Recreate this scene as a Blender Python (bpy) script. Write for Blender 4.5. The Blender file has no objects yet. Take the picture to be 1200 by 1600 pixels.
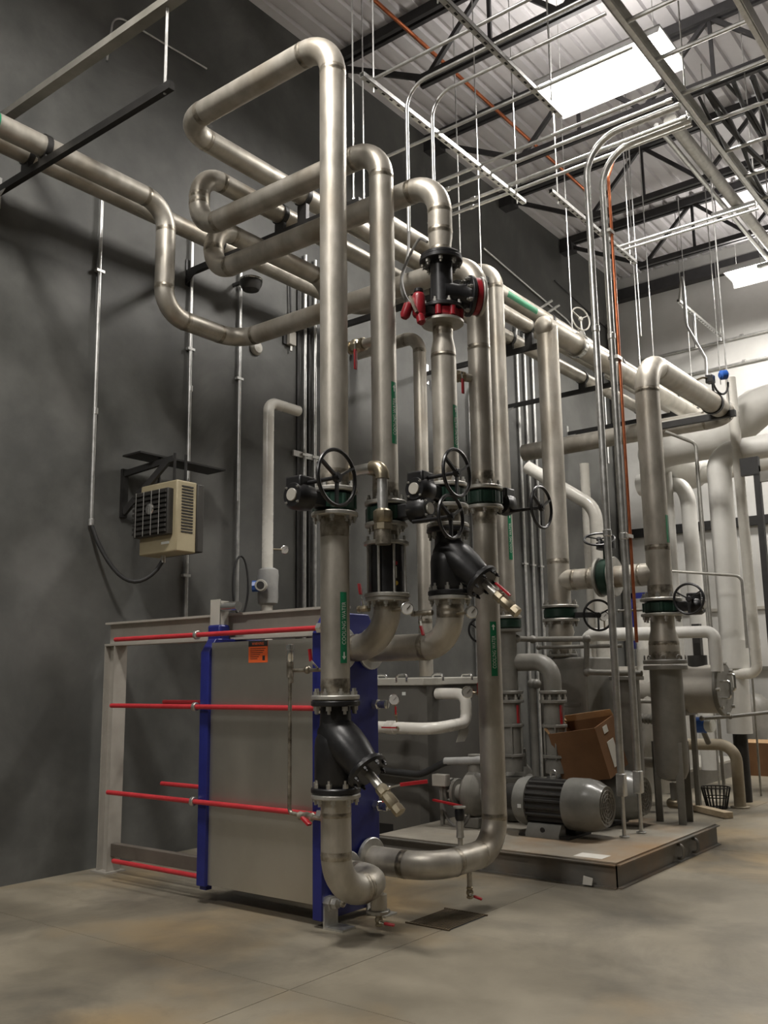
import bpy, bmesh, math, random
from mathutils import Vector, Matrix, Quaternion
random.seed(7)
sc = bpy.context.scene
col = sc.collection
PI = math.pi

# ---------------------------------------------------------------- camera, world, exposure
CAM = Vector((6.48, 0.0, 1.45))
yaw, pitch, roll = math.radians(37.89), math.radians(10.093), math.radians(-0.8015)
fw = Vector((-math.sin(yaw)*math.cos(pitch), math.cos(yaw)*math.cos(pitch), math.sin(pitch)))
rt = Vector((math.cos(yaw), math.sin(yaw), 0)); up = rt.cross(fw)
r2 = rt*math.cos(roll)+up*math.sin(roll); u2 = -rt*math.sin(roll)+up*math.cos(roll)
cd = bpy.data.cameras.new('camera'); cam = bpy.data.objects.new('camera', cd); col.objects.link(cam)
m = Matrix((r2, u2, -fw)).transposed().to_4x4(); m.translation = CAM
cam.matrix_world = m
cd.sensor_fit = 'VERTICAL'; cd.sensor_height = 36.0; cd.lens = 1440.07/1600*36.0
cd.clip_start = 0.05; cd.clip_end = 100
sc.camera = cam
w = bpy.data.worlds.new('world'); sc.world = w; w.use_nodes = True
w.node_tree.nodes['Background'].inputs[0].default_value = (1, .96, .9, 1)
w.node_tree.nodes['Background'].inputs[1].default_value = 0.02
sc.view_settings.view_transform = 'Standard'; sc.view_settings.look = 'None'
sc.view_settings.gamma = 1.0; sc.view_settings.use_curve_mapping = False
sc.view_settings.exposure = -0.22
LAMP_W = 290.0            # radiant power of one high-bay fixture
LAMP_C = (1.0, .955, .90)

# ---------------------------------------------------------------- materials
MATS = {}
def pm(name, c1, c2=None, scale=6.0, metal=0.0, rough=0.5, rough2=None, bump=0.0, bscale=None, stretch=(1,1,1), lo=.35, hi=.65, c3=None, s3=1.2, coat=0.0, c4=None, s4=.8):
    mt = bpy.data.materials.new(name); mt.use_nodes = True
    nt = mt.node_tree; N = nt.nodes; L = nt.links; b = N['Principled BSDF']
    b.inputs['Metallic'].default_value = metal; b.inputs['Roughness'].default_value = rough
    if coat: b.inputs['Coat Weight'].default_value = coat
    c2 = c2 or tuple(min(1, x*1.18) for x in c1)
    tc = N.new('ShaderNodeTexCoord'); mp = N.new('ShaderNodeMapping'); mp.inputs['Scale'].default_value = stretch
    L.new(tc.outputs['Object'], mp.inputs['Vector'])
    nz = N.new('ShaderNodeTexNoise'); nz.inputs['Scale'].default_value = scale; nz.inputs['Detail'].default_value = 6; nz.inputs['Roughness'].default_value = .6
    L.new(mp.outputs[0], nz.inputs['Vector'])
    rp = N.new('ShaderNodeValToRGB'); rp.color_ramp.elements[0].position = lo; rp.color_ramp.elements[1].position = hi
    rp.color_ramp.elements[0].color = (*c1, 1); rp.color_ramp.elements[1].color = (*c2, 1)
    L.new(nz.outputs['Fac'], rp.inputs[0]); out = rp.outputs[0]
    if c3:
        n3 = N.new('ShaderNodeTexNoise'); n3.inputs['Scale'].default_value = s3; n3.inputs['Detail'].default_value = 5
        L.new(mp.outputs[0], n3.inputs['Vector'])
        r3 = N.new('ShaderNodeValToRGB'); r3.color_ramp.elements[0].position = .5; r3.color_ramp.elements[1].position = .72
        L.new(n3.outputs['Fac'], r3.inputs[0])
        mx = N.new('ShaderNodeMix'); mx.data_type = 'RGBA'
        L.new(r3.outputs[0], mx.inputs[0]); L.new(out, mx.inputs[6]); mx.inputs[7].default_value = (*c3, 1); out = mx.outputs[2]
    if c4:
        n4 = N.new('ShaderNodeTexNoise'); n4.inputs['Scale'].default_value = s4; n4.inputs['Detail'].default_value = 8; n4.inputs['Roughness'].default_value = .68; n4.inputs['Distortion'].default_value = .6
        of = N.new('ShaderNodeMapping'); of.inputs['Location'].default_value = (3.7, 1.3, 0); L.new(mp.outputs[0], of.inputs['Vector']); L.new(of.outputs[0], n4.inputs['Vector'])
        r4 = N.new('ShaderNodeValToRGB'); r4.color_ramp.elements[0].position = .46; r4.color_ramp.elements[1].position = .7; r4.color_ramp.elements[1].color = (.8,.8,.8,1)
        L.new(n4.outputs['Fac'], r4.inputs[0])
        m4 = N.new('ShaderNodeMix'); m4.data_type = 'RGBA'; L.new(r4.outputs[0], m4.inputs[0]); L.new(out, m4.inputs[6]); m4.inputs[7].default_value = (*c4, 1); out = m4.outputs[2]
    L.new(out, b.inputs['Base Color'])
    if rough2 is not None:
        mr = N.new('ShaderNodeMapRange'); mr.inputs[1].default_value = .3; mr.inputs[2].default_value = .7
        mr.inputs[3].default_value = rough; mr.inputs[4].default_value = rough2
        L.new(nz.outputs['Fac'], mr.inputs[0]); L.new(mr.outputs[0], b.inputs['Roughness'])
    if bump:
        nb = N.new('ShaderNodeTexNoise'); nb.inputs['Scale'].default_value = bscale or scale*4; nb.inputs['Detail'].default_value = 4
        L.new(mp.outputs[0], nb.inputs['Vector'])
        bp = N.new('ShaderNodeBump'); bp.inputs['Strength'].default_value = bump; bp.inputs['Distance'].default_value = .01
        L.new(nb.outputs['Fac'], bp.inputs['Height']); L.new(bp.outputs[0], b.inputs['Normal'])
    MATS[name] = mt; return mt
def em(name, c, s):
    mt = bpy.data.materials.new(name); mt.use_nodes = True; N = mt.node_tree.nodes
    b = N['Principled BSDF']; b.inputs['Emission Color'].default_value = (*c, 1); b.inputs['Emission Strength'].default_value = s
    b.inputs['Base Color'].default_value = (*c, 1); MATS[name] = mt; return mt

pm('concrete', (.15,.132,.098), (.285,.253,.19), 1.1, rough=.38, rough2=.6, bump=.08, bscale=30, lo=.3, hi=.68, c3=(.36,.25,.12), s3=.62, c4=(.085,.078,.064), s4=.75)
pm('joint_filler', (.26,.235,.185), (.32,.29,.23), 4, rough=.6)
pm('wall_paint', (.072,.073,.068), (.118,.119,.111), 2.0, rough=.5, rough2=.68, bump=.06, bscale=16, c3=(.155,.155,.145), s3=.8, c4=(.06,.061,.058), s4=.6)
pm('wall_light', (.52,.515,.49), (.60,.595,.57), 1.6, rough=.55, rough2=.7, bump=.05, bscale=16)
pm('deck', (.60,.585,.60), (.68,.66,.675), 2, rough=.5)
pm('joist_paint', (.035,.034,.036), (.05,.048,.05), 8, rough=.6)
pm('stainless', (.36,.335,.285), (.56,.53,.47), 7, metal=.62, rough=.36, rough2=.52, stretch=(1,1,.5), lo=.3, hi=.7, c3=(.33,.285,.22), s3=2.6, bump=.02, bscale=70)
pm('weld', (.17,.15,.115), (.46,.42,.35), 16, metal=.8, rough=.26, rough2=.5)
pm('galvanized', (.55,.55,.53), (.68,.68,.66), 18, metal=.85, rough=.3, rough2=.45)
pm('flange_steel', (.36,.35,.32), (.48,.47,.43), 12, metal=.6, rough=.45)
pm('bolt_zinc', (.50,.49,.46), (.6,.59,.55), 20, metal=.85, rough=.35)
pm('black_iron', (.008,.008,.009), (.016,.016,.017), 9, rough=.3, rough2=.42, bump=.04, bscale=50)
pm('black_steel', (.010,.0095,.009), (.02,.019,.018), 9, rough=.5)
pm('valve_green', (.008,.028,.018), (.014,.045,.03), 9, rough=.35)
pm('label_green', (.010,.17,.075), (.012,.2,.09), 4, rough=.35)
pm('label_white', (.72,.74,.70), (.78,.8,.76), 4, rough=.5)
pm('pvc_white', (.66,.64,.58), (.74,.72,.66), 3, rough=.22, rough2=.32)
pm('insulation_white', (.62,.61,.57), (.72,.71,.67), 2.2, rough=.45)
pm('jacket_grey', (.28,.28,.27), (.36,.36,.345), 7, rough=.7, bump=.3, bscale=14)
pm('red_paint', (.34,.012,.018), (.42,.017,.024), 8, rough=.35)
pm('valve_red', (.20,.008,.014), (.27,.012,.02), 8, rough=.35)
pm('red_rod', (.46,.028,.036), (.55,.038,.046), 8, rough=.45)
pm('blue_paint', (.014,.018,.14), (.018,.024,.18), 5, rough=.38)
pm('blue_plastic', (.02,.09,.36), (.03,.11,.42), 5, rough=.35)
pm('frame_paint', (.33,.31,.27), (.40,.375,.33), 4, rough=.5)
pm('beam_dark', (.10,.085,.07), (.14,.12,.1), 4, rough=.5)
pm('cover_sheet', (.50,.485,.43), (.60,.58,.52), 1.6, metal=.92, rough=.34, rough2=.46, stretch=(1,1,.6))
pm('plate_pack', (.10,.10,.10), (.18,.18,.17), 40, metal=.5, rough=.5)
pm('orange_sticker', (.70,.11,.02), (.78,.13,.03), 3, rough=.5)
pm('ink', (.015,.014,.013), (.02,.019,.018), 3, rough=.6)
pm('cardboard', (.165,.08,.033), (.215,.107,.045), 3, rough=.8)
pm('cardboard_edge', (.42,.26,.13), (.5,.32,.17), 5, rough=.8)
pm('paper', (.62,.6,.54), (.7,.68,.62), 3, rough=.7)
pm('copper', (.42,.12,.05), (.6,.2,.09), 9, metal=.8, rough=.35)
pm('brass', (.30,.255,.18), (.42,.37,.27), 9, metal=.85, rough=.33)
pm('motor_grey', (.20,.20,.185), (.26,.26,.24), 5, rough=.25)
pm('motor_dark', (.022,.021,.019), (.035,.033,.03), 6, rough=.45)
pm('machine_grey', (.17,.165,.145), (.23,.22,.195), 5, rough=.45, c3=(.13,.125,.105), s3=2)
pm('tank_grey', (.105,.10,.09), (.135,.13,.115), 2, rough=.5)
pm('lid_grey', (.40,.385,.34), (.47,.455,.40), 3, rough=.4)
pm('skid_paint', (.12,.115,.10), (.17,.16,.14), 4, rough=.5, c3=(.22,.13,.06), s3=1.1)
pm('skid_deck', (.23,.21,.17), (.32,.295,.245), 3, rough=.6, c3=(.30,.20,.11), s3=1.3)
pm('chrome', (.7,.7,.68), (.8,.8,.78), 10, metal=.95, rough=.15)
pm('gauge_face', (.42,.41,.38), (.48,.47,.44), 3, rough=.3)
pm('rubber', (.02,.02,.02), (.03,.03,.03), 8, rough=.6)
pm('cable_grey', (.16,.155,.145), (.2,.195,.18), 8, rough=.5)
pm('heater_tan', (.34,.29,.18), (.40,.345,.22), 4, rough=.5)
pm('heater_dark', (.03,.028,.024), (.045,.042,.036), 6, rough=.5)
pm('white_enamel', (.7,.7,.68), (.75,.75,.73), 3, rough=.4)
pm('rusty_grate', (.09,.068,.042), (.15,.11,.065), 14, metal=.3, rough=.7)
pm('old_pipe', (.30,.25,.175), (.42,.365,.27), 5, rough=.6)
pm('wood', (.42,.33,.22), (.52,.43,.3), 4, rough=.7, stretch=(1,6,6))
pm('yellow_paint', (.6,.42,.05), (.68,.48,.07), 4, rough=.4)
em('lamp_tube', (1, .97, .95), 26.0)

# ---------------------------------------------------------------- mesh builder
def V(*a): return Vector(a)
def frame(d):
    d = Vector(d).normalized()
    a = Vector((0,0,1)) if abs(d.z) < .9 else Vector((1,0,0))
    u = a.cross(d).normalized(); v = d.cross(u)
    return d, u, v
def fillet(pts, R, n=8):
    pts = [Vector(p) for p in pts]
    if isinstance(R, (int, float)): R = [R]*len(pts)
    out = [pts[0]]; tans = []
    for i in range(1, len(pts)-1):
        a, b, c = pts[i-1], pts[i], pts[i+1]
        d1 = (b-a).normalized(); d2 = (c-b).normalized()
        ang = d1.angle(d2)
        if ang < 1e-4: continue
        r = R[i]; t = r*math.tan(ang/2)
        t = min(t, .49*(b-a).length if i > 1 else .98*(b-a).length, .49*(c-b).length if i < len(pts)-2 else .98*(c-b).length)
        r = t/math.tan(ang/2)
        p0 = b-d1*t; nrm = (d2-d1*d1.dot(d2)).normalized(); cen = p0+nrm*r
        ax = d1.cross(d2).normalized()
        for k in range(n+1):
            q = Quaternion(ax, ang*k/n); out.append(cen+q@(p0-cen))
        tans += [(p0, d1), (b+d2*t, d2)]
    out.append(pts[-1]); return out, tans
class MB:
    def __init__(s): s.v = []; s.f = []
    def add(s, vs, fs):
        o = len(s.v); s.v += [Vector(x) for x in vs]; s.f += [tuple(i+o for i in f) for f in fs]; return s
    def tube(s, pts, r, seg=16, caps=True):
        pts = [Vector(p) for p in pts]
        q = [pts[0]]
        for p in pts[1:]:
            if (p-q[-1]).length > 1e-5: q.append(p)
        pts = q; n = len(pts)
        rs = r if isinstance(r, (list, tuple)) else [r]*n
        tg = []
        for i in range(n):
            t = (pts[min(i+1,n-1)]-pts[max(i-1,0)])
            tg.append(t.normalized())
        _, u, _v = frame(tg[0]); vs = []; fs = []
        for i in range(n):
            if i: u = (tg[i-1].rotation_difference(tg[i]))@u
            u = (u-tg[i]*u.dot(tg[i])).normalized(); v = tg[i].cross(u)
            for k in range(seg):
                a = 2*PI*k/seg; vs.append(pts[i]+(u*math.cos(a)+v*math.sin(a))*rs[i])
        for i in range(n-1):
            for k in range(seg):
                a = i*seg+k; b = i*seg+(k+1) % seg
                fs.append((a, b, b+seg, a+seg))
        if caps: fs += [tuple(range(seg-1,-1,-1)), tuple(range((n-1)*seg, n*seg))]
        return s.add(vs, fs)
    def pipe(s, pts, r, R=.2, seg=16, n=8):
        p, _ = fillet(pts, R, n); return s.tube(p, r, seg)
    def lathe(s, prof, o=(0,0,0), ax=(0,0,1), seg=24, closed=False, caps=True):
        d, u, v = frame(ax); o = Vector(o); vs = []; fs = []
        for (r, t) in prof:
            for k in range(seg):
                a = 2*PI*k/seg; vs.append(o+d*t+(u*math.cos(a)+v*math.sin(a))*r)
        n = len(prof)
        for i in range(n if closed else n-1):
            for k in range(seg):
                a = i*seg+k; b = i*seg+(k+1) % seg; j = ((i+1) % n)*seg
                fs.append((a, b, j+(k+1) % seg, j+k))
        if caps and not closed:
            if prof[0][0] > 1e-4: fs.append(tuple(range(seg-1,-1,-1)))
            if prof[-1][0] > 1e-4: fs.append(tuple(range((n-1)*seg, n*seg)))
        return s.add(vs, fs)
    def cyl(s, a, b, r, seg=16, r2=None):
        a = Vector(a); b = Vector(b); L = (b-a).length
        return s.lathe([(r,0),(r2 if r2 is not None else r,L)], a, b-a, seg)
    def disc(s, c, ax, r, t, seg=24, ch=.15):
        e = t*ch; return s.lathe([(r-e,-t/2),(r,-t/2+e),(r,t/2-e),(r-e,t/2)], c, ax, seg)
    def ring(s, c, ax, r0, r1, t, seg=24):
        return s.lathe([(r0,-t/2),(r1,-t/2),(r1,t/2),(r0,t/2)], c, ax, seg, closed=True)
    def torus(s, c, ax, R, r, seg=32, k=8):
        return s.lathe([(R+r*math.cos(2*PI*i/k), r*math.sin(2*PI*i/k)) for i in range(k)], c, ax, seg, closed=True)
    def box(s, a, b, M=None):
        x0,y0,z0 = a; x1,y1,z1 = b
        vs = [V(x,y,z) for z in (z0,z1) for y in (y0,y1) for x in (x0,x1)]
        if M is not None: vs = [M@x for x in vs]
        return s.add(vs, [(0,2,3,1),(4,5,7,6),(0,1,5,4),(2,6,7,3),(0,4,6,2),(1,3,7,5)])
    def bar(s, a, b, wd, ht):
        a = Vector(a); b = Vector(b); d, u, v = frame(b-a); vs = []
        for p in (a, b):
            for (i, j) in ((-1,-1),(1,-1),(1,1),(-1,1)): vs.append(p+u*i*wd/2+v*j*ht/2)
        return s.add(vs, [(3,2,1,0),(4,5,6,7),(0,1,5,4),(1,2,6,5),(2,3,7,6),(3,0,4,7)])
    def prism(s, poly, a, b):
        """poly: list of 3d points; extruded by vector b-a"""
        d = Vector(b)-Vector(a); n = len(poly); vs = [Vector(p) for p in poly]+[Vector(p)+d for p in poly]
        fs = [tuple(range(n-1,-1,-1)), tuple(range(n,2*n))]+[(i,(i+1)%n,(i+1)%n+n,i+n) for i in range(n)]
        return s.add(vs, fs)
    def sphere(s, c, r, seg=16, sc_=(1,1,1)):
        n = 8; prof = [(max(1e-5, r*math.sin(PI*i/n)), -r*math.cos(PI*i/n)) for i in range(n+1)]
        o = len(s.v); s.lathe(prof, (0,0,0), (0,0,1), seg, caps=False)
        for i in range(o, len(s.v)):
            p = s.v[i]; s.v[i] = Vector(c)+V(p.x*sc_[0], p.y*sc_[1], p.z*sc_[2])
        return s
    def mesh(s, name, off=(0,0,0), sharp=38):
        o = Vector(off); me = bpy.data.meshes.new(name)
        me.from_pydata([tuple(x-o) for x in s.v], [], s.f)
        bm = bmesh.new(); bm.from_mesh(me); bmesh.ops.recalc_face_normals(bm, faces=bm.faces); bm.to_mesh(bm_me := me); bm.free()
        me.polygons.foreach_set('use_smooth', [True]*len(me.polygons)); me.set_sharp_from_angle(angle=math.radians(sharp))
        return me
def M_(x): return MATS[x]
def link(name, me, mat, parent=None, loc=None, quat=None, scale=None):
    o = bpy.data.objects.new(name, me); col.objects.link(o)
    if me is not None and mat and not me.materials: me.materials.append(M_(mat))
    if parent is not None: o.parent = parent
    if loc is not None: o.location = loc
    if quat is not None: o.rotation_mode = 'QUATERNION'; o.rotation_quaternion = quat
    if scale is not None: o.scale = scale
    return o
def tag(o, label, cat, group=None):
    o['label'] = label; o['category'] = cat
    if group: o['group'] = group
    return o
def solo(name, mb, mat, label, cat, loc, group=None, bevel=0):
    o = link(name, mb.mesh(name, loc), mat, loc=loc); tag(o, label, cat, group)
    if bevel: bv(o, bevel)
    return o
def bv(o, wd, seg=2):
    b = o.modifiers.new('bevel', 'BEVEL'); b.width = wd; b.segments = seg; b.limit_method = 'ANGLE'; return o
def struct(name, mb, mat, parent=None, sharp=38):
    o = link(name, mb.mesh(name, sharp=sharp), mat, parent)
    if parent is None: o['kind'] = 'structure'
    return o
_bolt = MB(); _bolt.lathe([(.5,0),(.5,.7)], seg=6); _bolt.lathe([(.28,.7),(.28,1.25)], seg=6)
BOLT = _bolt.mesh('bolt'); BOLT.materials.append(MATS['bolt_zinc'])
BOLT_DARK = _bolt.mesh('bolt'); BOLT_DARK.materials.append(MATS['black_iron'])
class Thing:
    """an Empty at the thing's base; parts given in world coordinates (or local when local=True)"""
    def __init__(s, name, label, cat, loc, rotz=0, group=None, local=False, quat=None):
        s.o = bpy.data.objects.new(name, None); col.objects.link(s.o); s.o.empty_display_size = .1
        s.o.location = loc; s.o.rotation_euler = (0,0,rotz)
        if quat is not None: s.o.rotation_mode = 'QUATERNION'; s.o.rotation_quaternion = quat
        tag(s.o, label, cat, group); s.off = Vector((0,0,0)) if local else Vector(loc)
    def part(s, name, mb, mat, under=None, bevel=0, label=None):
        o = link(name, mb.mesh(name, s.off), mat, under or s.o)
        if bevel: bv(o, bevel)
        if label: o['label'] = label
        return o
    def bolts(s, c, ax, R, n, size, under=None, ph=0.2, mesh=None):
        d, u, v = frame(ax); q = Vector((0,0,1)).rotation_difference(d)
        for k in range(n):
            a = 2*PI*k/n+ph
            link('bolt', mesh or BOLT, None, under or s.o, Vector(c)-s.off+(u*math.cos(a)+v*math.sin(a))*R, q, (size,)*3)
    def flange(s, c, ax, r, mat='flange_steel', t=.026, n=8, k=1.64, out=1):
        """ring flange centred at c; bolts stick out along out*ax"""
        f = MB().disc(c, ax, r*k, t, 28, .2); o = s.part('flange', f, mat)
        a = Vector(ax).normalized()*out
        s.bolts(Vector(c)+a*t*.5, a, r*(k-.28), n, .03*r/.084, o)
        return o
    def weld(s, c, ax, r, wd=.045):
        e = .0012
        return s.part('weld_ring', MB().lathe([(r+.0004,-wd/2),(r+e,-wd*.12),(r+e*2.2,0),(r+e,wd*.12),(r+.0004,wd/2)], c, ax, 28, caps=False), 'weld')
    def pipe(s, pts, r, R=.22, mat='stainless', seg=28, welds=True, name='pipe_body', n=10):
        p, tans = fillet(pts, R, n); o = s.part(name, MB().tube(p, r, seg), mat)
        if welds:
            for (c, d) in tans: s.weld(c, d, r)
        return o
    def label(s, c, ax, r, face, length, arrow, wid=.045, text='COOLING WATER', under=None):
        """sticker wrapped on a vertical pipe: centre c, facing angle face (radians in xy), text reading upwards"""
        h = wid/(2*r); n = 6; mb = MB(); vs = []; fs = []; rr = r+.0016
        for i in range(n+1):
            a = face-h+2*h*i/n
            for z in (-length/2, length/2): vs.append(Vector(c)+V(math.cos(a)*rr, math.sin(a)*rr, z))
        for i in range(n): fs.append((2*i, 2*i+2, 2*i+3, 2*i+1))
        mb.add(vs, fs); lab = s.part('pipe_label', mb, 'label_green')
        tl = length*.60
        me = text_mesh(text); xs = [v.co.x for v in me.vertices]; ys = [v.co.y for v in me.vertices]
        x0, x1, y0, y1 = min(xs), max(xs), min(ys), max(ys); k = tl/(x1-x0); ky = wid*.58/(y1-y0)
        zc = -length*.06 if arrow > 0 else length*.06
        for v in me.vertices:
            zz = (v.co.x-(x0+x1)/2)*k+zc; off = -(v.co.y-(y0+y1)/2)*ky   # up of letters = to the left
            a = face+off/rr
            v.co = Vector(c)-s.off+V(math.cos(a)*(rr+.0008), math.sin(a)*(rr+.0008), zz)
        link('lettering', me, 'label_white', lab)
        za = length*.40*arrow; am = MB(); P = []
        for (yy, zz) in ((-.10,-.5),(.10,-.5),(.10,.05),(.3,.05),(0,.5),(-.3,.05),(-.10,.05)):
            a = face+yy*wid/rr; P.append(Vector(c)+V(math.cos(a)*(rr+.0008), math.sin(a)*(rr+.0008), za+zz*length*.11*arrow))
        am.add(P, [(0,1,2,6),(3,4,5),(2,3,5,6)] if False else [(0,1,2,3,4,5,6)])
        s.part('arrow_mark', am, 'label_white', lab)
        return lab
_txt = {}
def text_mesh(t):
    cu = bpy.data.curves.new('lettering', 'FONT'); cu.body = t; cu.size = 1; cu.resolution_u = 2
    ob = bpy.data.objects.new('tmp_text', cu); col.objects.link(ob)
    dg = bpy.context.evaluated_depsgraph_get(); dg.update()
    me = bpy.data.meshes.new_from_object(ob.evaluated_get(dg)); bpy.data.objects.remove(ob); bpy.data.curves.remove(cu)
    me.materials.clear(); return me

# ---------------------------------------------------------------- the setting
fl = struct('floor', MB().box((-.3,-5,-.4),(13.3,15.7,-.002)), 'joint_filler')
xs = [-.3, 3.236, 7.9, 13.3]; ys = [-5, -1.2, 3.39, 7.98, 12.5, 15.7]; g = .003
for i in range(3):
    for j in range(5):
        struct('slab', MB().box((xs[i]+g, ys[j]+g, -.002), (xs[i+1]-g, ys[j+1]-g, 0)), 'concrete', fl)
struct('wall_left', MB().box((-.3,-5,-.005),(0,15.7,9.2)), 'wall_paint')
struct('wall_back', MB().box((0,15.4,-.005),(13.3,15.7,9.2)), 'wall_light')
struct('wall_right', MB().box((13,-5,-.06),(13.3,15.4,9.2)), 'wall_paint')
struct('wall_front', MB().box((0,-5.3,-.06),(13,-5,9.2)), 'wall_paint')
# corrugated steel deck, ribs along y
mb = MB(); prof = []; x = -.02; pitch_ = .21
while x < 13.2:
    prof += [(x,8.62),(x+.125,8.62),(x+.14,8.67),(x+.195,8.67)]; x += pitch_
vs = []
for (px, pz) in prof: vs += [V(px,-5,pz), V(px,15.5,pz)]
mb.add(vs, [(2*i,2*i+2,2*i+3,2*i+1) for i in range(len(prof)-1)])
ce = struct('ceiling', mb, 'deck', sharp=20)
struct('roof_slab', MB().box((-.3,-5,8.7),(13.3,15.7,8.8)), 'deck', ce)
# trims on the far wall
k = 0
def trim(a, b, mat):
    global k; k += 1
    return struct('trim_%d' % k, MB().box(a, b), mat)
trim((.02,15.32,3.78),(6.5,15.398,3.93), 'black_steel')
trim((.02,15.36,1.46),(12.9,15.398,1.52), 'machine_grey')
trim((.02,15.37,2.42),(12.9,15.398,2.47), 'frame_paint')
trim((.02,15.22,8.15),(12.9,15.398,8.35), 'joist_paint')

# open-web joists, along x
def joist(y, label, grp='roof joists'):
    t = Thing('roof_joist', label, 'joist', (0,y,8.5), group=grp)
    for s in (-1,1):
        t.part('top_chord', MB().box((.0,y+s*.045-.025,8.5),(12.9,y+s*.045+.025,8.615)), 'joist_paint')
        t.part('bottom_chord', MB().box((1.3,y+s*.045-.025,7.72),(12.9,y+s*.045+.025,7.80)), 'joist_paint')
    t.part('bearing_seat', MB().box((0,y-.1,8.36),(.22,y+.1,8.5)), 'joist_paint')
    t.part('web', MB().bar((.12,y,8.48),(1.4,y,7.77),.05,.06), 'joist_paint')
    x = 1.4; d = 1
    while x < 6.4:
        a = (x,y,7.77 if d > 0 else 8.55); b = (x+.8,y,8.55 if d > 0 else 7.77)
        t.part('web', MB().bar(a,b,.045,.05), 'joist_paint'); x += .8; d = -d
        if d < 0: t.part('web', MB().bar((x,y,8.55),(x,y,7.77),.03,.04), 'joist_paint')
for i, (y, lb) in enumerate(((5.4,'dark roof joist nearest the viewer, above the pipe loop'),(7.38,'dark roof joist just in front of the blazing overhead light'),(9.4,'dark roof joist behind the big overhead light'),(11.35,'dark roof joist crossing above the two tall conduits'),(13.3,'dark roof joist last before the far wall'))):
    joist(y, lb)

# ---------------------------------------------------------------- high-bay lights
def highbay(x, y, label):
    t = Thing('high_bay_light', label, 'light fixture', (x,y,7.3), group='high bay lights', local=True)
    L, Wd = 1.32, .58
    mb = MB().box((-L/2,-Wd/2,.05),(L/2,Wd/2,.075)); h = t.part('housing', mb, 'white_enamel')
    for s in (-1,1):
        t.part('side_skirt', MB().prism([(-L/2,s*Wd/2,.05),(L/2,s*Wd/2,.05),(L/2,s*(Wd/2+.05),-.04),(-L/2,s*(Wd/2+.05),-.04)],(0,0,0),(0,s*.006,.003)), 'white_enamel', h)
    for i in range(6):
        yy = -Wd/2+.055+i*(Wd-.11)/5
        t.part('lamp_tube', MB().cyl((-L/2+.05,yy,.022),(L/2-.05,yy,.022),.019,10), 'lamp_tube')
    t.part('ballast_cover', MB().box((-L/2+.12,-.08,.075),(L/2-.12,.08,.14)), 'white_enamel', h, .01)
    for s in (-1,1): t.part('hanger_wire', MB().cyl((s*.5,0,.14),(s*.5,0,1.32),.004,6), 'galvanized')
    ld = bpy.data.lights.new('lamp_glow', 'AREA'); ld.shape = 'RECTANGLE'; ld.size = L; ld.size_y = Wd; ld.energy = LAMP_W; ld.color = LAMP_C
    lo = bpy.data.objects.new('lamp_glow', ld); col.objects.link(lo); lo.parent = t.o; lo.location = (0,0,-.045)
    lu = bpy.data.lights.new('lamp_uplight', 'AREA'); lu.shape = 'RECTANGLE'; lu.size = L*.8; lu.size_y = .3; lu.energy = LAMP_W*.16; lu.color = LAMP_C
    lo = bpy.data.objects.new('lamp_uplight', lu); col.objects.link(lo); lo.parent = t.o; lo.location = (0,0,.16); lo.rotation_euler = (PI,0,0)   # light leaving the vented top
    return t
highbay(3.2, 7.92, 'large blazing overhead light behind the cable tray rail')
highbay(3.2, 13.6, 'blazing overhead light near the far wall, at the right edge')
highbay(3.2, 2.2, 'overhead light of the same row, above the space before the exchanger')
highbay(6.3, 13.6, 'overhead light beside the far one, past the right edge')  # unseen extra fixture, added to brighten the back right of the room
highbay(3.2, -3.5, 'overhead light of the same row, behind the viewer')
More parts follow.
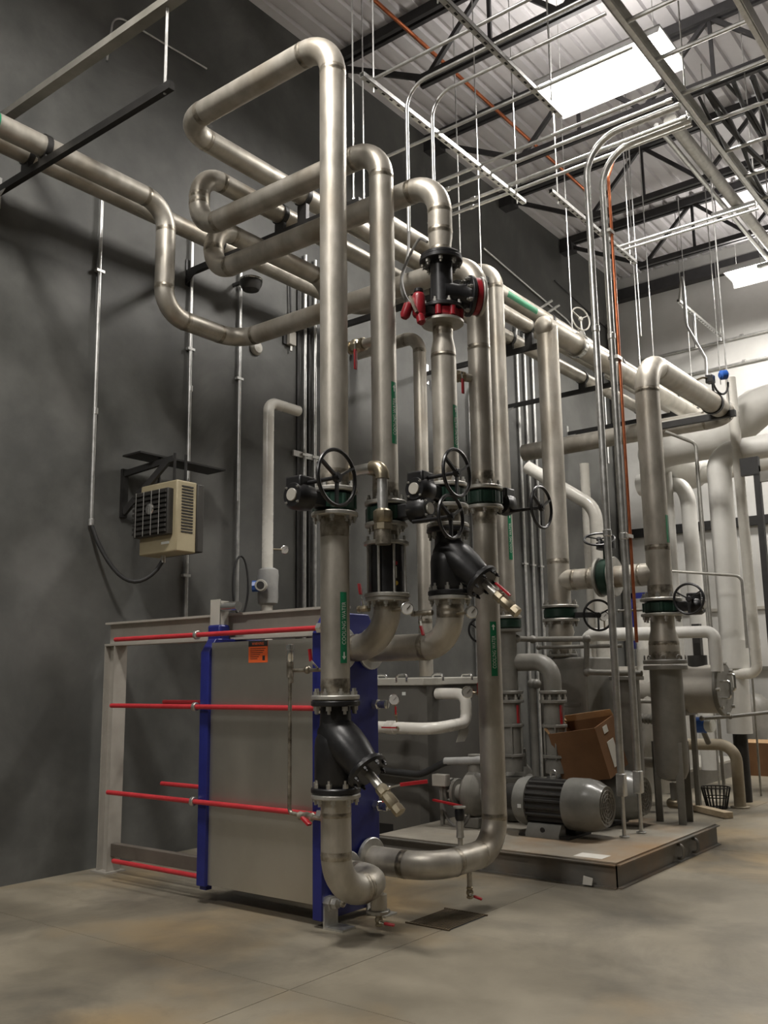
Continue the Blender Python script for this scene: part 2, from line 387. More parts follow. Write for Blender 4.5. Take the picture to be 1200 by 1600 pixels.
# ---------------------------------------------------------------- fittings
def wheel(t, c, ax, R, mat='black_iron', r=.011, under=None, sp=3, ph=.5):
    wh = t.part('handwheel', MB().torus(c, ax, R, r, 36, 8), mat, under)
    d, u, v = frame(ax); c = Vector(c)
    t.part('hub', MB().disc(c-d*.0, ax, R*.19, .03, 16), mat, wh)
    for i in range(sp):
        a = 2*PI*i/sp+ph; e = c+(u*math.cos(a)+v*math.sin(a))*(R-.003)
        t.part('spoke', MB().bar(c, e, .022, .012), mat, wh)
    return wh
def butterfly(loc, r, rotz, ws, label, Rw=.15, reach=.30, th=.1, wx=.27, dz=.07, inline=False, name='butterfly_valve', vgroup='gear-operated butterfly valves'):
    """axis z, stem along local +Y, handwheel shaft along local ws*X"""
    t = Thing(name, label, 'valve', loc, rotz, vgroup, local=True)
    b = t.part('valve_body', MB().lathe([(r*1.32,-th/2),(r*1.5,-th/2+.012),(r*1.5,th/2-.012),(r*1.32,th/2)], (0,0,0), (0,0,1), 28), 'valve_green')
    for k in range(8):
        a = 2*PI*(k+.5)/8
        t.part('lug', MB().cyl((math.cos(a)*r*1.42,math.sin(a)*r*1.42,-th*.4),(math.cos(a)*r*1.42,math.sin(a)*r*1.42,th*.4),r*.2,10), 'valve_green', b)
    t.part('neck', MB().box((-.045,r*1.3,-.045),(.045,reach-.06,.045)), 'black_iron', bevel=.01)
    gh = t.part('gear_housing', MB().lathe([(.052,-.07),(.078,-.062),(.082,-.02),(.082,.035),(.066,.06)], (0,reach,0), (0,1,0), 28), 'black_iron')
    t.part('housing_lug', MB().box((-.06,reach-.07,.03),(.06,reach+.055,.11)), 'black_iron', gh, .012)
    t.part('indicator_cap', MB().disc((0,reach+.064,0), (0,1,0), .036, .012, 20), 'lid_grey', gh)
    for k in range(4):
        a = PI/4+k*PI/2
        link('bolt', BOLT, None, gh, V(math.cos(a)*.06, reach+.05, math.sin(a)*.06), Vector((0,0,1)).rotation_difference(Vector((0,1,0))), (.016,)*3)
    if inline:
        t.part('shaft', MB().cyl((.06,reach-.02,dz),(.06,reach+wx+.02,dz),.012,12), 'black_iron'); wheel(t, (.06,reach+wx,dz), (0,1,0), Rw, 'black_iron')
    else:
        t.part('shaft', MB().cyl((0,reach-.01,dz),(ws*(wx+.02),reach-.01,dz),.012,12), 'black_iron'); wheel(t, (ws*wx,reach-.01,dz), (ws,0,0), Rw, 'black_iron')
    return t
def strainer(loc, r, h, rotz, label, valve_len=.16, handle=True):
    """flanged Y strainer, base flange face at loc, branch towards local +X and down"""
    t = Thing('y_strainer', label, 'strainer', loc, rotz, 'flanged Y strainers', local=True)
    body = MB().lathe([(r*1.05,.0),(r*1.3,h*.07),(r*1.42,h*.14),(r*1.42,h*.5),(r*1.36,h*.58),(r*1.12,h*.66),(r*1.05,h*.8),(r*1.0,h)], (0,0,0), (0,0,1), 28)
    b = t.part('strainer_body', body, 'black_iron')
    d = V(.74,0,-.67).normalized(); c0 = V(0,0,h*.66)
    t.part('branch', MB().lathe([(r*1.1,-.05),(r*1.28,.02),(r*1.36,.09),(r*1.3,.17),(r*1.16,.24),(r*1.08,.28)], c0, d, 28), 'black_iron', b)
    e = c0+d*.28
    f = t.part('cover_flange', MB().disc(e+d*.02, d, r*1.42, .045, 28, .3), 'black_iron')
    t.bolts(e+d*.042, d, r*1.18, 8, .022, f, mesh=BOLT_DARK)
    for z, s in ((.016,1),(h-.016,-1)):
        f = t.part('flange', MB().disc((0,0,z), (0,0,1), r*1.66, .032, 28, .2), 'black_iron')
        t.bolts((0,0,z+s*.016), (0,0,s), r*1.38, 8, .034, f, ph=.39)
    p = e+d*.04
    bd = t.part('blowdown_nipple', MB().cyl(p, p+d*.12, .026, 16), 'bolt_zinc')
    vb = t.part('blowdown_valve', MB().lathe([(.03,.0),(.036,.012),(.036,.05),(.03,.056),(.034,.07),(.034,.13),(.028,.14)], p+d*.10, d, 8), 'brass')
    t.part('end_cap', MB().lathe([(.032,0),(.034,.01),(.034,.045),(.022,.05)], p+d*.24, d, 8), 'brass', vb)
    if handle:
        n = V(.67,0,.74); q = p+d*.15
        t.part('lever_stem', MB().cyl(q, q+n*.05, .009, 8), 'chrome', vb)
        t.part('lever_neck', MB().bar(q+n*.045, q+n*.06+V(.045,.03,.005), .016, .008), 'chrome', vb); t.part('lever_handle', MB().bar(q+n*.06+V(.04,.027,.004), q+n*.06+V(.16,.11,.02), .028, .017), 'red_paint', vb)
    else:
        n = V(.67,0,.74); q = p+d*.13
        t.part('lever_stem', MB().cyl(q, q+n*.045, .009, 8), 'chrome', vb)
        t.part('lever_handle', MB().bar(q+n*.05-d*.07, q+n*.05+d*.05, .024, .012), 'red_paint', vb)
    return t
def gauge(loc, face, stem, label, R=.04, name='pressure_gauge', valve=False, grp='dial gauges'):
    """dial gauge: loc = centre, face = direction the dial looks at, stem = vector to where it is screwed in"""
    t = Thing(name, label, 'gauge', loc, group=grp, local=True); f = Vector(face).normalized(); stem = Vector(stem)
    c = t.part('gauge_case', MB().lathe([(R*.9,-.025),(R,-.018),(R,.006),(R*.86,.008),(R*.86,.002)], (0,0,0), f, 24), 'chrome')
    t.part('dial_face', MB().disc(f*.0045, f, R*.86, .003, 24), 'gauge_face', c)
    d, u, v = frame(f); t.part('needle', MB().bar(f*.008-u*R*.1-v*R*.1, f*.008+u*R*.45+v*R*.5, .004, .002), 'ink', c)
    s0 = stem.normalized()*R*.85
    st = t.part('stem', MB().cyl(s0, stem, .009, 10), 'brass')
    if valve:
        mid = s0.lerp(stem, .55); t.part('cock_body', MB().sphere(mid, .018, 10), 'brass', st)
        t.part('cock_lever', MB().bar(mid+f*.02, mid+f*.025+V(0,0,.07), .014, .008), 'red_paint', st)
    return t
def ball_valve(loc, ax, label, r=.03, L=.12, lever=(0,0,1), hand=(1,0,0), hl=.13, mat='brass', name='ball_valve', grp='red-handled ball valves'):
    t = Thing(name, label, 'valve', loc, group=grp, local=True); a = Vector(ax).normalized(); lv = Vector(lever).normalized(); hd = Vector(hand).normalized()
    b = t.part('valve_body', MB().lathe([(r*.95,-L/2),(r*1.15,-L/2+.004),(r*1.15,-L*.3),(r*.9,-L*.28),(r*1.25,-L*.1),(r*1.25,L*.1),(r*.9,L*.28),(r*1.15,L*.3),(r*1.15,L/2-.004),(r*.95,L/2)], (0,0,0), a, 8), mat)
    t.part('lever_stem', MB().cyl(lv*r, lv*(r+.035), .008, 8), 'chrome')
    p = lv*(r+.032)
    t.part('lever_neck', MB().bar(p, p+hd*hl*.4+lv*.012, .014, .005), 'chrome')
    t.part('lever_handle', MB().bar(p+hd*hl*.35+lv*.012, p+hd*hl*1.25+lv*.012, .024, .013), 'red_paint', bevel=.004)
    return t

# ---------------------------------------------------------------- the cooling-water pipework round the heat exchanger
D1, D2 = .084, .081       # outside radii
X1,Y1 = 2.985,4.02; X2,Y2 = 3.04,4.44; X3,Y3 = 3.31,4.72; X4,Y4 = 3.16,5.40; X5,Y5 = 2.14,7.40
XP = 2.655                # outer face of the exchanger's frame plate
ZL, ZU = .275, 1.625       # lower / upper port heights
UP = V(0,0,1)
# first pipe, upper half: from the rack, over and down to its valve
t = Thing('steel_pipe', 'tallest stainless pipe, looping highest and dropping nearest the camera', 'pipe', (X1,Y1,2.51), group='stainless cooling water pipes')
t.pipe([(1.49,14.6,5.5),(1.49,Y1,5.5),(X1,Y1,5.5),(X1,Y1,2.512)], D1, .24)
t.flange((X1,Y1,2.525), UP, D1, out=1); t.weld((X1,Y1,2.60), UP, D1, .1); t.weld((1.49,7.9,5.5),(0,1,0),D1)
t = Thing('steel_pipe', 'stained pipe spool below the nearest handwheel, carrying a COOLING WATER label', 'pipe', (X1,Y1,1.32), group='stainless cooling water pipes')
t.pipe([(X1,Y1,2.395),(X1,Y1,1.322)], D1); t.flange((X1,Y1,2.382), UP, D1, out=-1); t.flange((X1,Y1,1.335), UP, D1, out=1)
t.weld((X1,Y1,2.31), UP, D1, .12); t.weld((X1,Y1,1.40), UP, D1, .08)
t.label((X1,Y1,1.725), UP, D1, math.atan2(CAM.y-Y1, CAM.x-X1)+.62, .40, -1)
butterfly((X1,Y1,2.452), D1, PI, -1, 'black geared valve on the nearest pipe, with the largest handwheel', Rw=.155)
strainer((X1,Y1,.815), D1, .504, 0, 'large black Y strainer low on the nearest pipe')
t = Thing('steel_pipe', 'bottom stainless double elbow under the lower strainer, turning into the blue plate', 'pipe', (X1,Y1,ZL), group='stainless cooling water pipes')
t.pipe([(X1,Y1,.79),(X1,Y1,ZL),(X1,4.46,ZL),(XP+.02,4.46,ZL)], D1+.001, .21)
t.flange((X1,Y1,.80), UP, D1, out=-1); t.weld((X1,Y1,.70), UP, D1, .06)
t.flange((XP+.03,4.46,ZL), (1,0,0), D1, 'galvanized', n=0)
t.part('drain_stub', MB().cyl((X1,4.39,ZL-.06),(X1,4.39,.12),.048,16), 'stainless'); t.part('drain_cap', MB().disc((X1,4.39,.12),UP,.066,.02,8), 'flange_steel')
ball_valve((X1,4.39,.075), (0,0,1), 'small drain valve with red lever, lowest of all, under the bottom elbow', .018, .07, (.7,-.7,0), (1,.3,-.1), .07)

# second pipe
t = Thing('steel_pipe', 'stainless pipe looping second highest, dropping right behind the nearest one', 'pipe', (X2,Y2,2.47), group='stainless cooling water pipes')
t.pipe([(1.22,14.6,5.42),(1.22,Y2,5.42),(1.22,Y2,4.92),(X2,Y2,4.92),(X2,Y2,2.487)], D2, .22)
t.flange((X2,Y2,2.50), UP, D2, out=1); t.weld((X2,Y2,2.58), UP, D2, .09)
t.label((X2,Y2,3.07), UP, D2, math.atan2(CAM.y-Y2, CAM.x-X2)+.85, .40, 1)
t.part('valve_stub', MB().cyl((X2-.06,Y2,3.58),(X2-.16,Y2,3.58),.032,14), 'stainless')
t.part('bypass_outlet', MB().cyl((X2-.02,Y2-.03,2.70),(X2-.02,Y2-.14,2.70),.034,14), 'brass')
ball_valve((X2-.22,Y2,3.58), (1,0,0), 'ball valve with hanging red lever on the second pipe, high up', .04, .13, (.5,-.8,0), (0,0,-1), .15)
t = Thing('bypass_pipe', 'galvanized bypass elbow with brass fittings beside the second pipe', 'pipe', (X2+.1,Y2-.18,2.30))
bx, by = X2+.10, Y2-.16
t.pipe([(X2-.16,by-.0,2.70),(bx,by,2.70),(bx,by,2.36)], .032, .07, 'galvanized', 18, False)
t.part('elbow', MB().pipe([(bx-.08,by,2.70),(bx,by,2.70),(bx,by,2.62)], .042, .06, 18), 'brass')
t.part('union', MB().lathe([(.036,0),(.056,.01),(.056,.045),(.05,.05),(.058,.06),(.058,.12),(.04,.135)], (bx,by,2.30), UP, 8), 'brass')
t.part('reducer', MB().cyl((bx,by,2.31),(bx,by,2.22),.048,18), 'weld')
t.part('valve_body', MB().lathe([(.032,0),(.048,.02),(.058,.06),(.05,.10),(.036,.13)], (X2-.12,by,2.70), (-1,0,0), 12), 'brass')
t.part('lever_stem', MB().cyl((X2-.17,by,2.74),(X2-.17,by-.01,2.80),.009,8), 'chrome')
t.part('lever_handle', MB().bar((X2-.17,by-.01,2.80),(X2-.36,by-.04,2.86),.02,.012), 'red_paint')
butterfly((X2,Y2,2.432), D2, -PI/2, 1, 'black geared valve on the second pipe, handwheel beside the upper strainer', Rw=.125, reach=.27, wx=.25, dz=-.08, inline=True)
t = Thing('steel_pipe', 'short stainless spool between the second valve and the flow meter', 'pipe', (X2,Y2,2.25), group='stainless cooling water pipes')
t.pipe([(X2,Y2,2.38),(X2,Y2,2.262)], D2-.004); t.flange((X2,Y2,2.366), UP, D2, out=-1, n=6); t.weld((X2,Y2,2.30), UP, D2-.003, .05)
# flow meter
z0, z1 = 1.92, 2.262
t = Thing('flow_meter', 'black cylindrical flow meter held by pale tie rods on the second pipe', 'flow meter', (X2,Y2,z0))
t.part('meter_body', MB().cyl((X2,Y2,z0+.02),(X2,Y2,z1-.02),.105,32), 'black_iron')
for z in (z0+.012, z1-.012): t.part('end_flange', MB().disc((X2,Y2,z),UP,.139,.024,28), 'flange_steel')
for i in range(8):
    a = 2*PI*i/8+.25; px, py = X2+math.cos(a)*.121, Y2+math.sin(a)*.121
    t.part('tie_rod', MB().cyl((px,py,z0-.03),(px,py,z1+.03),.009,8), 'bolt_zinc')
a0 = math.atan2(CAM.y-Y2, CAM.x-X2)+.55
def onface(r, a, z): return V(X2+math.cos(a)*r, Y2+math.sin(a)*r, z)
t.part('red_button', MB().disc(onface(.106,a0,2.12), onface(1,a0,0)-V(X2,Y2,0), .012, .006, 12), 'red_paint')
t.part('yellow_badge', MB().disc(onface(.106,a0,2.00), onface(1,a0,0)-V(X2,Y2,0), .014, .005, 16), 'yellow_paint')
t.part('display_strip', MB().bar(onface(.106,a0,2.03), onface(.106,a0,2.10), .01, .004), 'label_white')
t = Thing('steel_pipe', 'stainless elbow below the flow meter, sweeping into the blue plate', 'pipe', (X2,Y2,ZU), group='stainless cooling water pipes')
t.pipe([(X2,Y2,1.895),(X2,Y2,ZU),(XP+.02,Y2,ZU)], D2+.002, .24); t.flange((X2,Y2,1.908), UP, D2, out=-1)
t.flange((XP+.03,Y2,ZU), (1,0,0), D2, 'galvanized', n=0)
ball_valve((X2-.17,Y2-.02,1.86), (1,0,0), 'small gauge cock with upright red lever left of the flow meter elbow', .018, .09, (0,-.3,.95), (-.2,0,1), .08)

# third pipe
t = Thing('steel_pipe', 'stainless pipe with the lowest of the three loops, ending on the red-ringed valve', 'pipe', (X3,Y3,4.15), group='stainless cooling water pipes')
t.pipe([(1.08,6.15,3.3),(1.08,6.15,5.11),(1.08,Y3,5.11),(1.08,Y3,4.70),(X3,Y3,4.70),(X3,Y3,4.34)], D2, .22)
t.part('reducer', MB().lathe([(D2,0),(D2*.98,-.05),(D2*.84,-.13),(D2*.84,-.19)], (X3,Y3,4.34), UP, 28), 'stainless'); t.weld((X3,Y3,4.33), UP, D2, .04); t.weld((X3,Y3,4.20), UP, D2*.84, .05)
t.part('flange', MB().disc((X3,Y3,4.152),UP,.135,.024,28), 'black_iron')
t = Thing('mixing_valve', 'black three-way valve with red rings high on the third pipe', 'valve', (X3,Y3,3.70))
b = t.part('valve_body', MB().lathe([(.078,3.78-3.7),(.074,.12),(.072,.40),(.078,.44)], (X3,Y3,3.70), UP, 28), 'black_iron')
f = t.part('top_flange', MB().disc((X3,Y3,4.125),UP,.142,.028,28), 'black_iron'); t.bolts((X3,Y3,4.11),(0,0,-1),.118,8,.03,f)
f = t.part('bottom_flange', MB().disc((X3,Y3,3.79),UP,.142,.026,28), 'black_iron'); t.bolts((X3,Y3,3.80),(0,0,1),.118,8,.03,f)
r_ = t.part('red_ring', MB().disc((X3,Y3,3.745),UP,.12,.062,28), 'valve_red')
for i in range(8):
    a = 2*PI*i/8+.39; t.part('ring_lug', MB().cyl((X3+math.cos(a)*.118,Y3+math.sin(a)*.118,3.715),(X3+math.cos(a)*.118,Y3+math.sin(a)*.118,3.775),.022,10), 'valve_red', r_)
t.part('side_branch', MB().lathe([(.085,.0),(.07,.10),(.078,.16),(.09,.18)], (X3,Y3,3.90), (.62,.78,0), 24), 'black_iron', b)
dd = V(.62,.78,0).normalized(); pc = V(X3,Y3,3.90)
f = t.part('side_flange', MB().disc(pc+dd*.19,dd,.135,.026,28), 'black_iron'); t.bolts(pc+dd*.176,-dd,.11,8,.028,f)
t.part('side_red_ring', MB().disc(pc+dd*.228,dd,.122,.045,28), 'valve_red'); t.part('blind_flange', MB().disc(pc+dd*.262,dd,.13,.022,28), 'flange_steel')
a_ = V(X3-.03,Y3-.22,3.77)
act = t.part('actuator_housing', MB().lathe([(.034,-.09),(.042,-.075),(.042,.045),(.034,.065),(.026,.07)], a_, UP, 20), 'valve_red')
t.part('actuator_cap', MB().disc(a_+V(0,0,.085),UP,.03,.025,16), 'black_iron', act)
t.part('actuator_arm', MB().bar(a_+V(0,.05,-.03), V(X3,Y3-.1,3.745), .06,.05), 'black_iron', act)
t.part('actuator_tail', MB().lathe([(.015,0),(.032,.015),(.032,.09),(.02,.11)], a_+V(-.04,-.045,.0), (-.25,-.25,-1), 16), 'valve_red', act)
t.part('actuator_knob', MB().lathe([(.014,0),(.028,.015),(.028,.06),(.014,.075)], a_+V(.02,-.02,-.08), (.2,0,-1), 16), 'valve_red', act)
t.part('linkage', MB().bar(a_+V(-.03,-.05,.04), a_+V(.02,-.05,-.08), .022,.016), 'weld', act)
CB = [V(*p) for p in [(2.545, 5.4, 4.649), (2.701, 5.1, 4.29), (2.943, 4.8, 4.006), (3.19, 4.56, 3.797), (2.943, 5.1, 4.525), (2.87, 5.1, 4.568), (2.817, 5.05, 4.436), (2.819, 4.95, 4.244), (2.991, 4.75, 3.985)]]
t = Thing('signal_cable', 'grey cable loop hanging beside the red-ringed valve', 'cable', tuple(a_))
def spline(P, n=6):
    P = [Vector(p) for p in P]; Q = [P[0]*2-P[1]]+P+[P[-1]*2-P[-2]]; out = []
    for i in range(1, len(Q)-2):
        for k in range(n):
            u = k/n; a, b, c, d = Q[i-1:i+3]
            out.append(.5*((2*b)+(c-a)*u+(2*a-5*b+4*c-d)*u*u+(3*b-a-3*c+d)*u**3))
    return out+[P[-1]]
for P in (((2.49,5.5,4.92),CB[0],CB[1],CB[2],CB[3]),(CB[4],CB[5],CB[6],CB[7],CB[8],CB[3]+V(.02,.0,-.03))):
    t.part('cable', MB().tube(spline(P), .011, 8), 'cable_grey')
t = Thing('steel_pipe', 'stainless pipe between the red-ringed valve and the third handwheel', 'pipe', (X3,Y3,2.60), group='stainless cooling water pipes')
t.part('reducer', MB().lathe([(D2*.80,0),(D2*.80,-.1),(D2*.99,-.18),(D2,-.22)], (X3,Y3,3.69), UP, 28), 'stainless'); t.weld((X3,Y3,3.64), UP, D2*.80, .06); t.weld((X3,Y3,3.47), UP, D2, .03)
t.pipe([(X3,Y3,3.475),(X3,Y3,2.605)], D2); t.part('flange', MB().disc((X3,Y3,3.695),UP,.138,.02,28), 'flange_steel'); t.flange((X3,Y3,2.618), UP, D2, out=1); t.weld((X3,Y3,2.69), UP, D2, .09)
t.label((X3,Y3,2.98), UP, D2, math.atan2(CAM.y-Y3, CAM.x-X3)+.95, .30, 1)
butterfly((X3,Y3,2.55), D2, PI, -1, 'black geared valve on the third pipe, left of the twin dark bands', Rw=.14, reach=.29, wx=.26)
t = Thing('steel_pipe', 'short stainless spool between the third handwheel and the upper strainer', 'pipe', (X3,Y3,2.36), group='stainless cooling water pipes')
t.pipe([(X3,Y3,2.496),(X3,Y3,2.352)], D2); t.flange((X3,Y3,2.484), UP, D2, out=-1); t.flange((X3,Y3,2.364), UP, D2, out=1, n=0); t.weld((X3,Y3,2.42), UP, D2, .08)
strainer((X3,Y3,1.93), D2, .42, 0.1, 'black Y strainer higher up on the third pipe', handle=False)
t = Thing('steel_pipe', 'stainless bend under the upper strainer, running level to the blue plate', 'pipe', (X3,Y3,ZU), group='stainless cooling water pipes')
t.pipe([(X3,Y3,1.90),(X3,Y3,ZU),(XP+.02,Y3,ZU)], D2+.002, .19); t.flange((X3,Y3,1.915), UP, D2, out=-1); t.weld((X3,Y3,1.85), UP, D2+.002, .05)
t.flange((XP+.03,Y3,ZU), (1,0,0), D2, 'galvanized', n=0)
gauge((X2+.24,Y2-.12,1.835), (.6,-.8,0), (-.2,.1,0), 'round white dial right of the flow meter elbow', .038)
gauge((X3+.22,Y3-.10,1.815), (.75,-.65,0), (-.18,.08,0), 'round white dial right of the upper strainer elbow', .038)
ball_valve((X3-.17,Y3-.06,1.83), (1,0,0), 'small dark gauge cock left of the upper strainer elbow', .016, .16, (0,-.4,-.9), (.3,0,-1), .07, 'weld')

# fourth pipe: from the rack by the wall, dropping to the lower port
t = Thing('steel_pipe', 'stainless pipe that steps down the dark wall and runs level behind the loops', 'pipe', (X4,Y4,2.71), group='stainless cooling water pipes')
t.pipe([(.65,.6,5.37),(.65,4.57,5.37),(.65,4.57,4.42),(.65,Y4,4.42),(X4,Y4,4.42),(X4,Y4,2.712)], D2, .22)
t.flange((X4,Y4,2.725), UP, D2, out=1); t.weld((X4,Y4,2.80), UP, D2, .09); t.weld((X4,Y4,3.75), UP, D2, .04)
t.part('valve_stub', MB().cyl((X4-.03,Y4-.06,3.52),(X4-.06,Y4-.12,3.52),.03,14), 'stainless')
t.part('band_label', MB().lathe([(D2+.002,-.06),(D2+.002,.06)], (.65,2.98,5.37), (0,1,0), 24, caps=False), 'label_green')
ball_valve((X4-.085,Y4-.17,3.52), (.45,.9,0), 'ball valve with hanging red lever beside the third pipe', .036, .12, (.9,-.45,0), (0,0,-1), .12)
butterfly((X4,Y4,2.655), D2, 0, 1, 'black geared valve on the fourth pipe, handwheel in front of thin wall conduits', Rw=.145, reach=.28, wx=.30, dz=-.06)
t = Thing('steel_pipe', 'long stainless pipe reaching the floor area and bending back to the blue plate', 'pipe', (X4,Y4,.39), group='stainless cooling water pipes')
t.pipe([(X4,Y4,2.60),(X4,Y4,.325),(X4,4.70,.325),(XP+.02,4.70,.325)], D2+.002, .21); t.flange((X4,Y4,2.588), UP, D2, out=-1); t.weld((X4,Y4,2.52), UP, D2+.002, .1)
t.flange((XP+.03,4.70,.325), (1,0,0), D2, 'galvanized', n=0)
t.label((X4,Y4,1.62), UP, D2+.002, math.atan2(CAM.y-Y4, CAM.x-X4)+.42, .36, 1)
t.part('drain_nipple', MB().cyl((X4,5.08,.25),(X4,5.08,.15),.016,12), 'stainless')
t.part('vent_nipple', MB().cyl((X4-.02,5.02,.40),(X4-.02,5.02,.46),.016,12), 'stainless')
ball_valve((X4,5.08,.12), (0,0,1), 'small drain valve with red lever under the low return pipe', .018, .07, (.6,-.8,0), (.6,.2,-.2), .06)
t = Thing('vent_valve', 'small capped vent standing on top of the low return pipe', 'valve', (X4-.02,5.02,.44))
t.part('vent_body', MB().lathe([(.016,0),(.026,.01),(.022,.06),(.026,.09),(.02,.12)], (X4-.02,5.02,.445), UP, 8), 'flange_steel')
t.part('vent_cap', MB().lathe([(.025,.11),(.032,.13),(.032,.17),(.028,.18)], (X4-.02,5.02,.445), UP, 14), 'black_iron'); t.part('cap_top', MB().disc((X4-.02,5.02,.635),UP,.04,.012,16), 'flange_steel')
gauge((X4-.16,Y4-.03,1.335), (.55,-.83,0), (.1,.03,-.01), 'dial gauge with red cock left of the long fourth pipe', .042, valve=True)

# fifth pipe behind the fourth, plus rack runs
t = Thing('steel_pipe', 'slimmer stainless pipe dropping just behind the fourth, to the pump skid', 'pipe', (X5,Y5,1.9), group='stainless cooling water pipes')
t.pipe([(.42,.6,5.40),(.42,Y5,5.40),(X5,Y5,5.40),(X5,Y5,1.955)], .080, .22)
t.label((X5,Y5,2.72), UP, .08, math.atan2(CAM.y-Y5, CAM.x-X5)+.75, .46, 1)
t.flange((X5,Y5,1.965), UP, .08, out=1); t.weld((X5,Y5,2.05), UP, .08, .12)
t = Thing('steel_pipe', 'brightest stainless rack pipe, running high along the wall to the far end', 'pipe', (1.75,6.1,5.5), group='stainless cooling water pipes')
t.pipe([(1.75,6.1,5.5),(1.75,14.6,5.5)], .084); t.part('end_cap', MB().sphere((1.75,6.1,5.5),.084,20,(1,.5,1)), 'stainless')
t.part('label_plate', MB().add([V(1.75+.0855*math.cos(a),y,5.5+.0855*math.sin(a)) for a in (-.75,-.55,-.35,-.15,.05) for y in (8.2,8.85)], [(2*i,2*i+1,2*i+3,2*i+2) for i in range(4)]), 'label_green')
# ---------------------------------------------------------------- plate heat exchanger
YC = 4.56
t = Thing('plate_heat_exchanger', 'plate heat exchanger with blue end plates, silver side sheet and red tie rods', 'heat exchanger', (1.4,YC,0))
cl = t.part('support_column', MB().box((.13,YC-.01,.012),(.25,YC+.01,1.72)), 'frame_paint')
for xx in (.13,.25): t.part('column_flange', MB().box((xx-.006,YC-.06,.012),(xx+.006,YC+.06,1.72)), 'frame_paint', cl)
t.part('column_foot', MB().box((.09,YC-.09,0),(.29,YC+.09,.012)), 'frame_paint', cl)
bm_ = t.part('carrying_beam', MB().box((.12,YC-.008,1.72),(2.60,YC+.008,1.90)), 'frame_paint')
for z in (1.725,1.895): t.part('beam_flange', MB().box((.12,YC-.06,z-.008),(2.60,YC+.06,z+.008)), 'frame_paint', bm_)
t.part('guide_bar', MB().box((.2,YC-.03,.12),(2.58,YC+.03,.215)), 'beam_dark', bevel=.004)
def plate(x0, x1, y0, y1, z0, z1, ch):
    return MB().prism([(x0,y0,z0),(x0,y1,z0),(x0,y1,z1-ch),(x0,y1-ch*.7,z1),(x0,y0+ch*.7,z1),(x0,y0,z1-ch)],(x0,0,0),(x1,0,0))
t.part('pressure_plate', plate(1.55,1.635,4.265,4.83,.11,1.72,.09), 'blue_paint', bevel=.006)
t.part('frame_plate', plate(2.58,XP,4.268,4.825,.04,1.85,.13), 'blue_paint', bevel=.006)
t.part('plate_foot', MB().box((1.56,4.29,.085),(1.62,4.34,.115)), 'blue_paint')
t.part('plate_pack', MB().box((1.635,4.31,.16),(2.58,4.79,1.66)), 'plate_pack')
t.part('cover_sheet', MB().box((1.637,4.288,.121),(2.582,4.292,1.69)), 'cover_sheet')
rc = t.part('roller_bracket', MB().box((1.555,YC-.14,1.78),(1.567,YC-.06,1.99)), 'lid_grey')
t.part('bracket_plate', MB().box((1.47,YC-.145,1.80),(1.567,YC-.135,2.0)), 'lid_grey', rc)
t.part('roller', MB().cyl((1.57,YC-.11,1.945),(1.72,YC-.11,1.945),.034,18), 'chrome', rc)
t.part('hanger_block', MB().box((1.47,YC-.17,1.68),(1.60,YC-.07,1.82)), 'blue_paint', rc, .015)
for (y, z, x0) in ((4.24,1.746,.62),(4.24,1.263,.60),(4.24,.645,.595),(4.335,.15,.56),(4.86,1.27,.43),(4.86,.638,.43),(4.86,1.746,.6)):
    rd = t.part('tie_rod', MB().cyl((x0,y,z),(2.70,y,z),.0165,14), 'red_rod')
    t.part('washer', MB().disc((1.535,y,z),(1,0,0),.03,.03,16), 'bolt_zinc', rd)
    t.part('rod_nut', MB().lathe([(.030,0),(.034,.004),(.034,.04),(.03,.044)],(XP,y if y<4.5 else 4.775,z),(1,0,0),6), 'chrome', rd)
    t.part('rod_end', MB().lathe([(.024,.04),(.024,.075),(.028,.08),(.028,.11),(.017,.112)],(XP,y if y<4.5 else 4.775,z),(1,0,0),14), 'chrome', rd)
t.part('port_nut', MB().lathe([(.034,0),(.04,.01),(.04,.05),(.03,.055),(.03,.09),(.02,.092)],(XP,4.31,.145),(1,0,0),6), 'bolt_zinc')
for y in (4.30,4.70):
    ft = t.part('foot_bracket', MB().box((XP,y-.02,0),(XP+.012,y+.10,.15)), 'galvanized')
    t.part('foot_plate', MB().box((XP+.012,y-.02,0),(XP+.15,y+.10,.012)), 'galvanized', ft)
    link('bolt', BOLT, None, ft, V(XP+.012,y+.01,.11)-t.off, Vector((0,0,1)).rotation_difference(Vector((1,0,0))), (.03,)*3)
# warning sticker on the sheet
s_ = Thing('warning_sticker', 'orange warning sticker with black header on the silver sheet', 'sticker', (2.086,4.286,1.61))
pl = s_.part('sticker_sheet', MB().box((1.998,4.2862,1.548),(2.174,4.2878,1.69)), 'orange_sticker')
s_.part('header_band', MB().box((1.998,4.2852,1.652),(2.174,4.2862,1.69)), 'ink', pl)
hd = text_mesh('WARNING'); xs_ = [v.co.x for v in hd.vertices]; x0, x1 = min(xs_), max(xs_); y0 = min(v.co.y for v in hd.vertices); y1 = max(v.co.y for v in hd.vertices)
for v in hd.vertices: v.co = V(2.03+(v.co.x-x0)/(x1-x0)*.11, 4.2848, 1.661+(v.co.y-y0)/(y1-y0)*.018)-s_.off
link('header_lettering', hd, 'orange_sticker', pl)
for i in range(6):
    s_.part('text_line', MB().box((2.015,4.2855,1.636-i*.013),(2.155-.05*(i>2)-.012*(i%3),4.2862,1.640-i*.013)), 'ink', pl)
s_.part('pictogram', MB().box((2.128,4.2855,1.562),(2.15,4.2862,1.592)), 'ink', pl)
